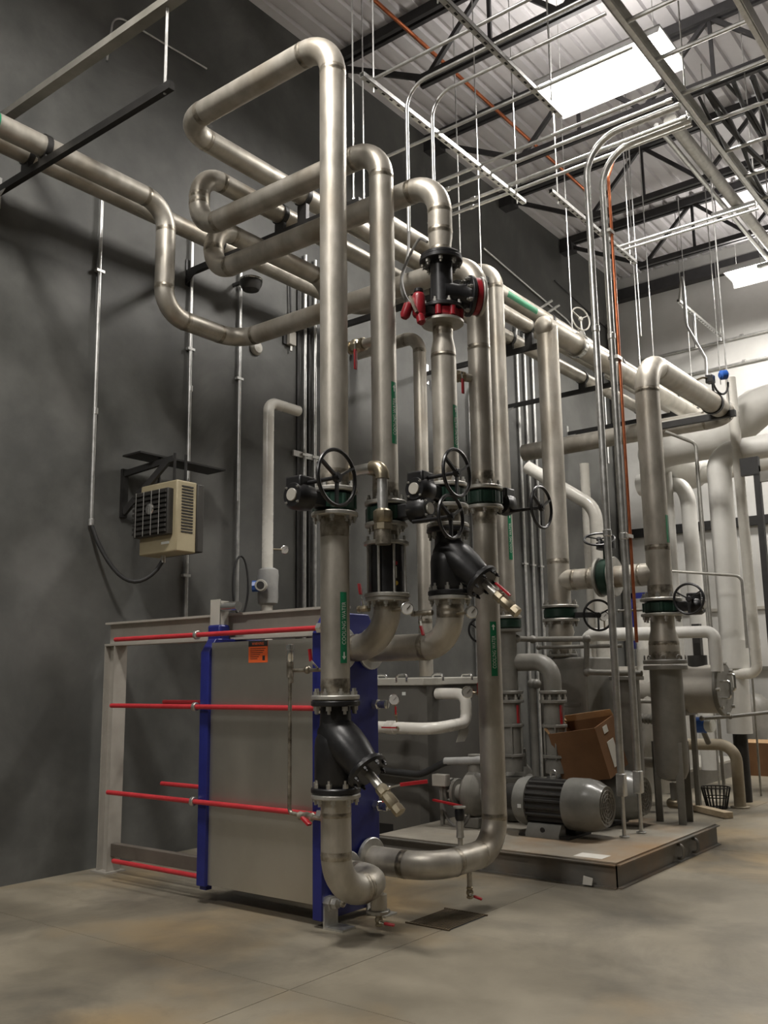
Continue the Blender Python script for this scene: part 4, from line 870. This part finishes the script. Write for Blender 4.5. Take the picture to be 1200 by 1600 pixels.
t.part('label_strip', MB().box((VX+.105,VY-.03,2.6),(VX+.115,VY+.01,2.85)), 'label_green')
t = Thing('steel_pipe', 'short stainless bell reducer between the vessel and its green valve', 'pipe', (VX,VY,1.56), group='large stainless header pipes')
t.part('bell', MB().lathe([(.135,1.56),(.135,1.66),(.128,1.74),(.108,1.82),(.104,1.96)], (VX,VY,0), UP, 32), 'stainless'); t.flange((VX,VY,1.955),UP,R7,out=-1); t.weld((VX,VY,1.70),UP,.132,.04); t.weld((VX,VY,1.60),UP,.135,.06)
butterfly((VX,VY,2.022), R7*.92, -PI/2, 1, 'green valve on the filter vessel riser with a clear black handwheel', Rw=.13, reach=.32, th=.10, wx=.16, dz=.05)
P6X = 2.33
t = Thing('steel_pipe', 'wide stainless riser behind the carton, meeting the rack strut', 'pipe', (P6X,VY,2.06), group='large stainless header pipes')
t.pipe([(P6X,VY,2.07),(P6X,VY,4.92)], .108); t.part('tee_run', MB().cyl((P6X,8.0,4.92),(P6X,12.4,4.92),.104,28), 'stainless'); t.part('end_cap', MB().sphere((P6X,8.0,4.92),.104,24,(1,.5,1)), 'stainless'); t.weld((P6X,VY,2.52),UP,.108,.05); t.flange((P6X,VY,2.085),UP,.108,out=1)
t.part('tee_branch', MB().lathe([(.098,.0),(.1,.12),(.100,.16),(.100,.42)], (P6X,VY,2.335), (1,0,0), 28), 'stainless'); t.weld((P6X+.18,VY,2.335),(1,0,0),.101,.04); t.weld((P6X+.34,VY,2.335),(1,0,0),.101,.04)
t.part('coupling', MB().ring((P6X,8.75,4.92),(0,1,0),.109,.13,.07,28), 'chrome')
t.part('header_stub', MB().cyl((2.90,VY,2.33),(VX-.3,VY,2.33),.1,24), 'stainless')
t.part('header_flange', MB().disc((2.765,VY,2.335),(1,0,0),.185,.028,28), 'flange_steel'); t.part('header_flange', MB().disc((2.905,VY,2.335),(1,0,0),.185,.028,28), 'flange_steel')
t = Thing('butterfly_valve', 'green valve set sideways in the header behind the tall conduits', 'valve', (2.835,VY,2.345), group='gear-operated butterfly valves')
t.part('valve_body', MB().disc((2.835,VY,2.335),(1,0,0),.172,.105,28), 'valve_green'); t.part('neck', MB().cyl((2.835,VY,2.48),(2.835,VY,2.62),.03,14), 'valve_green')
t.part('gear_housing', MB().lathe([(.06,-.04),(.09,-.03),(.09,.03),(.05,.045)],(2.835,VY,2.63),UP,20), 'black_iron'); t.part('shaft', MB().cyl((2.835,VY,2.63),(2.80,VY-.06,2.70),.012,10), 'black_iron'); wheel(t,(2.80,VY-.06,2.69),(.25,-.55,1),.14)
t = Thing('lug_valve', 'dark green wafer valve below the wide riser behind the carton', 'valve', (P6X,VY,2.02)); t.part('valve_disc', MB().disc((P6X,VY,2.02),UP,.16,.10,28), 'valve_green'); t.part('neck', MB().bar((P6X+.1,VY,2.0),(P6X+.36,VY+.05,1.99),.05,.05), 'black_iron'); wheel(t,(P6X+.42,VY-.06,1.98),(.7,-.7,0),.14)
t = Thing('steel_pipe', 'stainless reducer below the wide riser, standing on the grey housing', 'pipe', (P6X,VY,1.62), group='large stainless header pipes')
t.part('reducer', MB().lathe([(.09,1.60),(.095,1.74),(.125,1.84),(.108,1.92),(.108,1.97)], (P6X,VY,0), UP, 28), 'stainless'); t.flange((P6X,VY,1.955),UP,.108,out=-1); t.flange((P6X,VY,1.62),UP,.09,'machine_grey',out=1); t.weld((P6X,VY,1.90),UP,.109,.05)
t = Thing('grey_housing', 'tall grey steel housing behind the carton and the two tall conduits', 'housing', (2.55,8.7,.0)); t.part('housing_body', MB().box((2.12,7.98,.17),(2.62,8.6,1.60)), 'machine_grey', bevel=.015); t.part('side_column', MB().cyl((2.80,8.45,.17),(2.80,8.45,1.38),.12,24), 'machine_grey'); t.part('column_flange', MB().disc((2.80,8.45,1.40),UP,.165,.04,24), 'machine_grey')
for z in (.5,1.15): t.part('cover_bolt_strip', MB().box((2.2,7.972,z),(2.54,7.98,z+.03)), 'machine_grey')

# ---------------------------------------------------------------- right background
t = Thing('horizontal_vessel', 'fat horizontal grey vessel with hinged end cover at the right', 'vessel', (2.7,9.85,0))
t.part('shell', MB().cyl((1.9,9.85,1.27),(3.22,9.85,1.27),.25,36), 'frame_paint'); cv = t.part('end_cover', MB().disc((3.245,9.85,1.27),(1,0,0),.275,.05,36), 'machine_grey')
t.part('cover_handle', MB().pipe([(3.26,9.72,1.35),(3.36,9.72,1.35),(3.36,9.72,1.18),(3.26,9.72,1.18)], .012, .03, 8), 'chrome', cv); t.part('cover_handle', MB().pipe([(3.26,9.95,1.42),(3.34,9.95,1.42),(3.34,9.95,1.25),(3.26,9.95,1.25)], .012, .03, 8), 'chrome', cv)
for x in (2.2,2.85):
    t.part('saddle', MB().box((x-.05,9.68,1.0),(x+.05,10.02,1.06)), 'machine_grey')
    for yy in (9.70,10.0): t.part('leg', MB().box((x-.025,yy-.025,.0),(x+.025,yy+.025,1.0)), 'machine_grey')
for i in range(8):
    a = 2*PI*i/8; t.part('cover_bolt', MB().cyl((3.26,9.85+.26*math.cos(a),1.27+.26*math.sin(a)),(3.30,9.85+.26*math.cos(a),1.27+.26*math.sin(a)),.018,8), 'bolt_zinc', cv)
t.part('top_nozzle', MB().cyl((3.0,9.85,1.5),(3.0,9.85,1.62),.10,20), 'motor_dark'); t.part('indicator_column', MB().box((2.98,9.8,1.6),(3.06,9.88,1.95)), 'motor_dark')
def wpipe(pts, r, label, R=.2, mat='insulation_white', grp='white insulated pipes', extra=None, name='insulated_pipe'):
    t = Thing(name, label, 'pipe', tuple(pts[0]), group=grp); t.part('insulation', MB().pipe(pts, r, R, 24, 8), mat); return t
wpipe([(2.78,9.55,1.3),(2.78,9.55,1.86),(3.30,9.55,1.85),(3.30,9.55,1.45)], .062, 'white inverted U pipe above the horizontal vessel', .09)
wpipe([(2.0,9.3,0),(2.0,9.3,1.86),(2.95,9.3,1.84)], .07, 'white level pipe behind the filter vessel riser', .1)
wpipe([(1.95,13.2,4.33),(1.95,11.5,4.33),(2.95,11.5,4.35),(3.40,11.5,4.66),(4.4,11.5,4.80)], .25, 'thick white insulated pipe sweeping upward at the right edge', .42)
t = wpipe([(3.02,11.0,.75),(3.02,11.0,4.02),(4.6,11.0,4.05)], .14, 'thick white upright pipe at the right, with a collar', .2)
t.part('collar', MB().cyl((3.02,11.0,1.48),(3.02,11.0,1.80),.165,24), 'insulation_white')
t.part('bare_foot', MB().cyl((3.02,11.0,.0),(3.02,11.0,.75),.08,20), 'black_steel')
wpipe([(3.05,10.9,1.42),(3.30,10.9,1.42),(3.27,10.9,4.9)], .06, 'slim white upright pipe beside the thick one, hooked at the foot', .1, 'pvc_white')
wpipe([(1.2,13.0,4.2),(5.2,13.0,4.45)], .16, 'white level pipe along the far wall behind the uprights', .2)
wpipe([(2.30,12.0,.23),(2.27,12.0,3.9),(1.6,12.6,4.1)], .10, 'white upright pipe left of the thick one', .35)
wpipe([(2.02,12.0,.23),(2.02,12.0,4.3),(2.02,13.2,4.3)], .055, 'narrow white upright pipe behind the wide riser', .12)
wpipe([(2.05,9.6,0),(2.05,9.6,3.3),(1.2,9.6,3.9)], .075, 'white upright pipe between the two wide risers', .3, 'pvc_white')
wpipe([(1.80,9.9,0),(1.80,9.9,3.9)], .055, 'white upright pipe just left of the tall conduits', .1, 'pvc_white')
def thin(pts, label, r=.012, R=.08, mat='flange_steel'):
    t = Thing('thin_pipe', label, 'pipe', tuple(pts[0]), group='thin bare pipes at the right'); t.part('tube', MB().pipe(pts, r, R, 10, 6), mat); return t
thin([(2.62,10.4,4.25),(2.90,10.6,4.10),(2.93,10.6,0)], 'thin grey pipe dropping from the short strut, bent at the top', .02)
thin([(3.05,11.6,4.1),(3.02,11.6,0)], 'thin pipe left of the thick white upright', .012); thin([(2.85,11.6,4.1),(2.83,11.6,0)], 'thin pipe second from the thick white upright', .012)
thin([(2.55,11.6,4.1),(2.54,11.6,0)], 'thin pipe directly behind the wide vessel riser', .014)
thin([(2.35,10.2,2.62),(3.3,10.6,2.50),(3.3,10.6,1.7)], 'thin cross pipe right of the vessel riser, turned down', .016)
# short strut, its rod and the blue device on the overhead bend
t = Thing('pipe_strut', 'short black strut below the overhead bend, hung by a rod', 'strut', (3.1,10.2,4.20), group='black wall struts under the pipe rack'); t.part('strut_channel', MB().box((2.55,10.17,4.335-.10),(3.50,10.23,4.335-.03)), 'black_steel'); t.part('hanger_rod', MB().cyl((3.44,10.2,4.2),(3.44,10.2,8.6),.009,8), 'galvanized'); t.part('cradle', MB().box((2.6,10.18,4.305),(3.2,10.22,4.325)), 'lid_grey')
t = Thing('pressure_transmitter', 'blue headed instrument with looped cables on the overhead bend', 'instrument', (3.34,9.95,4.48)); t.part('blue_head', MB().lathe([(.03,0),(.055,.02),(.055,.08),(.03,.1)],(3.42,10.0,4.67),(.5,.5,.1),12), 'blue_plastic'); t.part('manifold', MB().box((3.31,9.85,4.57),(3.39,9.95,4.66)), 'black_iron', bevel=.01); t.part('impulse_line', MB().pipe([(3.20,9.6,4.52),(3.30,9.8,4.62),(3.35,9.9,4.62)], .012,.05,8), 'brass')
t.part('pipe_saddle', MB().ring((VX,9.95,4.355),(0,1,0),.113,.125,.05,28), 'black_iron'); t.part('bracket_post', MB().bar((3.36,9.95,4.46),(3.36,9.93,4.6),.03,.02), 'black_iron')
t.part('cable_loop', MB().tube([V(3.44+.04*math.cos(a),9.95+.14*math.cos(a),4.60+.16*math.sin(a)) for a in [PI+PI*i/10 for i in range(11)]], .012, 8), 'rubber')
conduit([(2.4,12.4,5.9),(2.4,12.4,6.4),(2.2,13.0,6.6)], 'goose-neck conduit left of the overhead bend', r=.022, R=.2)
conduit([(1.92,13.25,7.0),(2.35,12.2,7.0),(2.35,12.2,6.2),(3.0,10.9,5.2),(3.28,10.0,4.62)], 'flexible grey conduit looping down to the blue instrument', r=.018, R=.3, mat='cable_grey')
# black equipment stand and shelf
t = Thing('support_post', 'black post with a small top bracket at the right edge', 'post', (4.0,9.0,0)); t.part('post', MB().box((3.975,8.975,0),(4.03,9.03,3.38)), 'black_steel'); t.part('top_bracket', MB().box((3.86,8.97,3.30),(4.03,9.03,3.47)), 'black_steel'); t.part('side_clip', MB().box((4.03,8.98,3.22),(4.14,9.02,3.32)), 'machine_grey')
# rear skid, bent pipe, basket, planks
t = Thing('rear_skid', 'low grey skid further back at the right', 'skid', (1.6,12.4,0)); t.part('deck', MB().box((.6,11.2,.20),(2.1,14.0,.23)), 'lid_grey'); t.part('side_beam', MB().box((2.06,11.2,0),(2.1,14.0,.20)), 'machine_grey'); t.part('end_beam', MB().box((.6,11.2,0),(2.06,11.24,.20)), 'machine_grey')
t = Thing('bent_floor_pipe', 'pale pipe rising from the floor and bending left at the right', 'pipe', (3.12,10.5,0)); t.part('pipe_body', MB().pipe([(3.12,10.5,0),(3.12,10.5,.66),(2.2,10.5,.64),(2.2,10.5,.3)], .062, .18, 20), 'old_pipe'); t.part('floor_ring', MB().disc((3.12,10.5,.008),UP,.10,.016,20), 'old_pipe')
t = Thing('wire_basket', 'small dark wire basket standing by the bent floor pipe', 'basket', (2.95,10.35,0))
bx0, by0 = 2.93, 10.32
for i in range(20):
    a = 2*PI*i/20; t.part('wire', MB().cyl((bx0+.10*math.cos(a),by0+.10*math.sin(a),.0),(bx0+.15*math.cos(a),by0+.15*math.sin(a),.22),.006,6), 'ink')
for z, r in ((.01,.10),(.12,.127),(.22,.15)): t.part('hoop', MB().torus((bx0,by0,z),UP,r,.006,24,6), 'ink')
t.part('basket_bottom', MB().disc((bx0,by0,.005),UP,.10,.008,20), 'ink')
for i, (a, b, lb) in enumerate((((2.60,10.18,.035),(3.27,9.66,.035),'pale timber lying on the floor behind the skid corner'),)):
    solo('timber', MB().bar(a,b,.10,.06), 'wood', lb, 'timber', (a[0],a[1],0), 'loose timbers', .004)
t = Thing('valve_actuator', 'blue instrument with a white round face under the horizontal vessel', 'instrument', (2.95,10.3,.7)); t.part('blue_body', MB().lathe([(.05,0),(.085,.02),(.085,.12),(.06,.14)],(2.80,10.2,.88),(1,-.2,0),16), 'blue_plastic'); t.part('white_face', MB().lathe([(.07,.14),(.078,.16),(.07,.21)],(2.80,10.2,.88),(1,-.2,0),18), 'label_white'); t.part('mount', MB().cyl((2.86,10.2,.88),(2.86,10.4,.68),.03,10), 'machine_grey')
small([(2.95,10.0,.96),(3.15,10.3,.97),(3.9,11.5,1.05)], 'thin level pipe with a round valve at the right edge', .02)
solo('dome_tank', MB().lathe([(.22,0),(.24,.8),(.2,1.0),(.1,1.1),(.001,1.13)], (2.05,14.9,0), UP, 24), 'machine_grey', 'grey dome-topped tank against the far wall', 'tank', (2.05,14.9,0))
# steel between the risers: rear pumps and blue-framed filter
t = Thing('rear_filter', 'white filter body in a blue frame behind the vessel riser', 'filter', (2.5,9.7,0)); t.part('filter_body', MB().cyl((2.52,9.75,.2),(2.52,9.75,2.2),.14,24), 'pvc_white'); t.part('blue_frame', MB().box((2.40,9.56,1.7),(2.44,9.60,2.3)), 'blue_paint'); t.part('blue_top', MB().box((2.40,9.56,2.24),(2.72,9.60,2.30)), 'blue_paint')
gauge((2.22,9.3,2.05), (.7,-.7,0), (0,0,-.2), 'dial gauge behind the tall conduits', .055)
# floor grate
t = Thing('floor_grate', 'rust-brown drain grate set in the floor under the low pipe', 'grate', (3.12,4.87,0))
for i in range(16): t.part('bar', MB().box((2.985+i*.0185,4.66,-.004),(2.993+i*.0185,5.08,.006)), 'rusty_grate')
for y in (4.66,5.07): t.part('frame_bar', MB().box((2.97,y,-.004),(3.285,y+.012,.008)), 'rusty_grate')
solo('pit_shade_sheet', MB().box((2.975,4.665,.0005),(3.28,5.075,.0015)), 'ink', 'dark pit opening beneath the floor grate', 'drain', (3.12,4.87,0))  # no real opening: the shade under the bars is a black sheet

# ---------------------------------------------------------------- overhead: tray, struts, conduits
t = Thing('cable_tray', 'ladder cable tray running overhead at the upper right', 'cable tray', (4.47,9,6.25))
for x in (4.15,4.93):
    rl = t.part('side_rail', MB().box((x-.006,4.0,6.20),(x+.006,15.2,6.33)), 'galvanized'); s = 1 if x < 4.4 else -1
    for z in (6.204,6.326): t.part('rail_lip', MB().box((min(x,x+s*.045),4.0,z-.004),(max(x,x+s*.045),15.2,z+.004)), 'galvanized', rl)
y = 4.3
while y < 15:
    t.part('rung', MB().cyl((4.15,y,6.23),(4.93,y,6.23),.018,8), 'galvanized'); y += .56
for y in (5.4,7.4,9.4,11.4,13.4):
    for x in (4.12,4.96): t.part('hanger_rod', MB().cyl((x,y,6.2),(x,y,8.6),.007,6), 'galvanized')
for i in range(7):
    ph = random.random()*6; x0 = 4.2+.09*i
    solo('cable', MB().tube([V(x0+.07*math.sin(ph+j*.9), 7.3+j*.5, 6.28+.02*math.sin(ph*2+j)) for j in range(15)], .014+.006*(i % 3), 8), 'rubber', ('black cable lying in the tray, nearest the left rail','black cable lying second from the left tray rail','black cable lying third from the left tray rail','black cable along the middle of the tray','black cable third from the right tray rail','black cable second from the right tray rail','black cable lying nearest the right tray rail')[i], 'cable', (x0,8,6.3), 'cables in the tray')
def unistrut(x, y0, y1, z, label):
    t = Thing('slotted_strut', label, 'strut', (x,y0,z), group='bright slotted struts hung from the roof')
    b = t.part('channel_web', MB().box((x-.022,y0,z-.022),(x-.018,y1,z+.022)), 'galvanized'); 
    for zz in (-.022,.018): t.part('channel_flange', MB().box((x-.018,y0,z+zz),(x+.022,y1,z+zz+.004)), 'galvanized', b)
    t.part('web_face', MB().box((x+.018,y0,z-.022),(x+.022,y1,z+.022)), 'galvanized', b)
    y = y0+.06
    while y < y1-.05: t.part('slot', MB().box((x-.009,y,z-.0235),(x+.009,y+.035,z-.0215)), 'ink', b); y += .1
    for yy in (y0+.15,y1-.15): t.part('hanger_rod', MB().cyl((x,yy,z-.08),(x,yy,8.6),.007,6), 'galvanized')
unistrut(2.35,5.1,7.68,6.13,'bright slotted strut above the pipe loops'); unistrut(2.66,7.65,9.72,6.13,'bright slotted strut left of the tall conduits'); unistrut(1.92,13.2,15.3,7.0,'bright slotted strut near the far wall')
unistrut(3.32,4.6,6.58,6.13,'slotted strut crossing in front of the big overhead light')
lbs = ('first','second','third','fourth','fifth','sixth')
for i, (y, x0) in enumerate(((6.87,1.2),(7.04,1.3),(7.36,1.4),(7.49,1.3))):
    conduit([(x0,y,6.17),(4.13,y,6.17)], 'level conduit from the slotted strut to the tray, %s from the viewer' % lbs[i], r=.017, couplings=[((x0+.55,y,6.17),(1,0,0)),((4.10,y,6.17),(1,0,0))])
conduit([(2.49,5.5,4.9),(2.49,5.5,6.17),(4.13,5.5,6.17)], 'conduit rising beside the lowest loop and bending right, left one', r=.015, R=.20)
conduit([(2.58,5.73,5.2),(2.58,5.73,6.17),(4.13,5.73,6.17)], 'conduit rising beside the lowest loop and bending right, right one', r=.015, R=.20)
conduit([(1.2,6.2,6.17),(4.13,6.2,6.17)], 'level conduit over the strut between the bent pair and the tray group', r=.015)
conduit([(2.3,5.25,6.17),(4.13,5.25,6.17)], 'level conduit nearest the viewer, ahead of the bent pair', r=.015)
for i, y in enumerate((9.30,9.41)):
    conduit([(2.62,y,6.17),(4.13,y,6.17)], 'bright conduit of the pair below the far joist, %s one' % ('near','far')[i], r=.016)
t = Thing('overhead_pipe', 'thick bare pipe slung under the roof beside the tray', 'pipe', (3.46,6,7.2)); t.part('pipe_body', MB().cyl((3.46,8.9,7.2),(3.42,15.3,7.2),.07,20), 'flange_steel')
solo('overhead_pipe', MB().cyl((3.31,8.9,7.2),(3.28,15.3,7.2),.028,12), 'galvanized', 'thin bare pipe slung under the roof left of the thick one', 'pipe', (3.31,9,7.2))
solo('overhead_pipe', MB().cyl((3.72,8.9,7.2),(3.7,15.3,7.2),.045,14), 'galvanized', 'middling bare pipe slung under the roof against the tray', 'pipe', (3.72,9,7.2))
for i, y in enumerate((11.1,13.0)): 
    t = Thing('trapeze_bar', 'roof trapeze bar under the overhead pipes, %s from the viewer' % lbs[i], 'strut', (3.5,y,7.1), group='roof trapeze bars'); t.part('bar', MB().box((3.15,y-.03,7.08),(3.88,y+.03,7.13)), 'galvanized')
    for x in (3.2,3.83): t.part('hanger_rod', MB().cyl((x,y,7.05),(x,y,8.6),.007,6), 'galvanized')
solo('copper_line', MB().cyl((1.37,5.6,8.2),(1.36,11.5,8.2),.022,12), 'copper', 'thin copper line running under the roof deck', 'pipe', (1.36,7.5,8.2))
for i, (x, y, z0, lb) in enumerate(((1.59,6.05,5.7,'slim hanger rod just right of the tallest pipe'),(1.62,7.6,5.7,'slim hanger rod above the red-ringed valve'),(2.35,10.9,5.0,'slim hanger rod right of the tall conduits'),(2.6,9.9,5.3,'slim hanger rod in the middle of the far roof bay'),(3.0,11.4,5.0,'slim hanger rod above the overhead bend'))):
    solo('hanger_rod', MB().cyl((x,y,z0),(x,y,8.6),.007,6), 'galvanized', lb, 'rod', (x,y,z0))
t = Thing('gate_valve', 'small handwheel standing above the rack pipe before the far wall', 'valve', (1.75,10.1,5.5)); t.part('bonnet', MB().lathe([(.06,0),(.05,.05),(.03,.09),(.02,.1)],(1.75,10.1,5.57),UP,16), 'machine_grey'); t.part('stem', MB().cyl((1.75,10.1,5.6),(1.77,10.1,5.76),.012,8), 'bolt_zinc'); wheel(t,(1.77,10.08,5.78),(1,-.35,.1),.15,'lid_grey',.010)
# far wall conduits and right-hand wall conduits
for i, (z, lb) in enumerate(((7.0,'upper conduit along the far wall'),(6.55,'lower conduit along the far wall'),(5.6,'lowest conduit along the far wall'))):
    conduit([(.4,15.36,z-.03),(6.0,15.36,z)], lb, r=.022, couplings=[((2.2,15.36,z),(1,0,0))])
for i, (y, zt) in enumerate(((11.55,6.6),(11.78,6.6),(12.02,6.3),(12.4,5.9),(10.2,5.2),(10.5,5.0))):
    conduit([(.5 if i < 3 else .03,y+.3,zt+.35),(.03,y,zt),(.03,y,0)], 'upright wall conduit behind the fourth pipe, %s of the row' % lbs[i], r=.022, R=.25, straps=[(.03,y,3.0)])
conduit([(.03,10.7,7.5),(.03,13.3,7.2),(.03,14.6,6.6),(.03,14.6,5.0)], 'thin conduit sloping along the upper wall before the corner', r=.016, R=.5)
conduit([(.03,12.9,7.76),(.03,15.0,7.5)], 'thin dark conduit high near the wall corner', r=.01, mat='black_steel')
conduit([(.07,14.9,0),(.07,14.9,7.6)], 'broad grey upright in the wall corner', r=.06, mat='machine_grey')
t = Thing('dome_device', 'dark round device with a bright rim hanging under the third loop', 'device', (.25,5.93,5.2)); t.part('device_body', MB().lathe([(.001,-.10),(.08,-.08),(.11,-.02),(.11,.02)],(.25,5.93,5.27),UP,24), 'motor_dark'); t.part('bright_rim', MB().torus((.25,5.93,5.29),UP,.105,.014,24,8), 'chrome'); t.part('wall_arm', MB().bar((.0,5.93,5.31),(.25,5.93,5.31),.03,.03), 'black_steel')
# low piping behind the tall conduits
t = Thing('corrugated_hose', 'ribbed grey hose lying level behind the right tall conduit', 'hose', (2.4,9.0,1.0))
t.part('hose', MB().lathe([(.038+(.012 if i % 2 else 0), i*.018) for i in range(36)], (2.32,9.0,1.02), (1,0,-.06), 16), 'machine_grey')
t.part('hose_support', MB().box((2.6,8.97,0),(2.64,9.03,.97)), 'machine_grey')
for z, y, r, lb in ((1.18,9.05,.022,'thin level pipe above the ribbed hose'),(.58,9.1,.05,'thick level pipe below the ribbed hose')):
    t = Thing('low_pipe', lb, 'pipe', (2.2,y,z)); t.part('pipe_body', MB().cyl((2.0,y,z),(3.0,y,z-.02),r,16), 'frame_paint'); t.part('end_union', MB().disc((2.98,y,z-.02),(1,0,0),r*1.35,.05,14), 'frame_paint'); t.part('support', MB().box((2.3,y-.02,0),(2.34,y+.02,z-r*.6)), 'machine_grey')
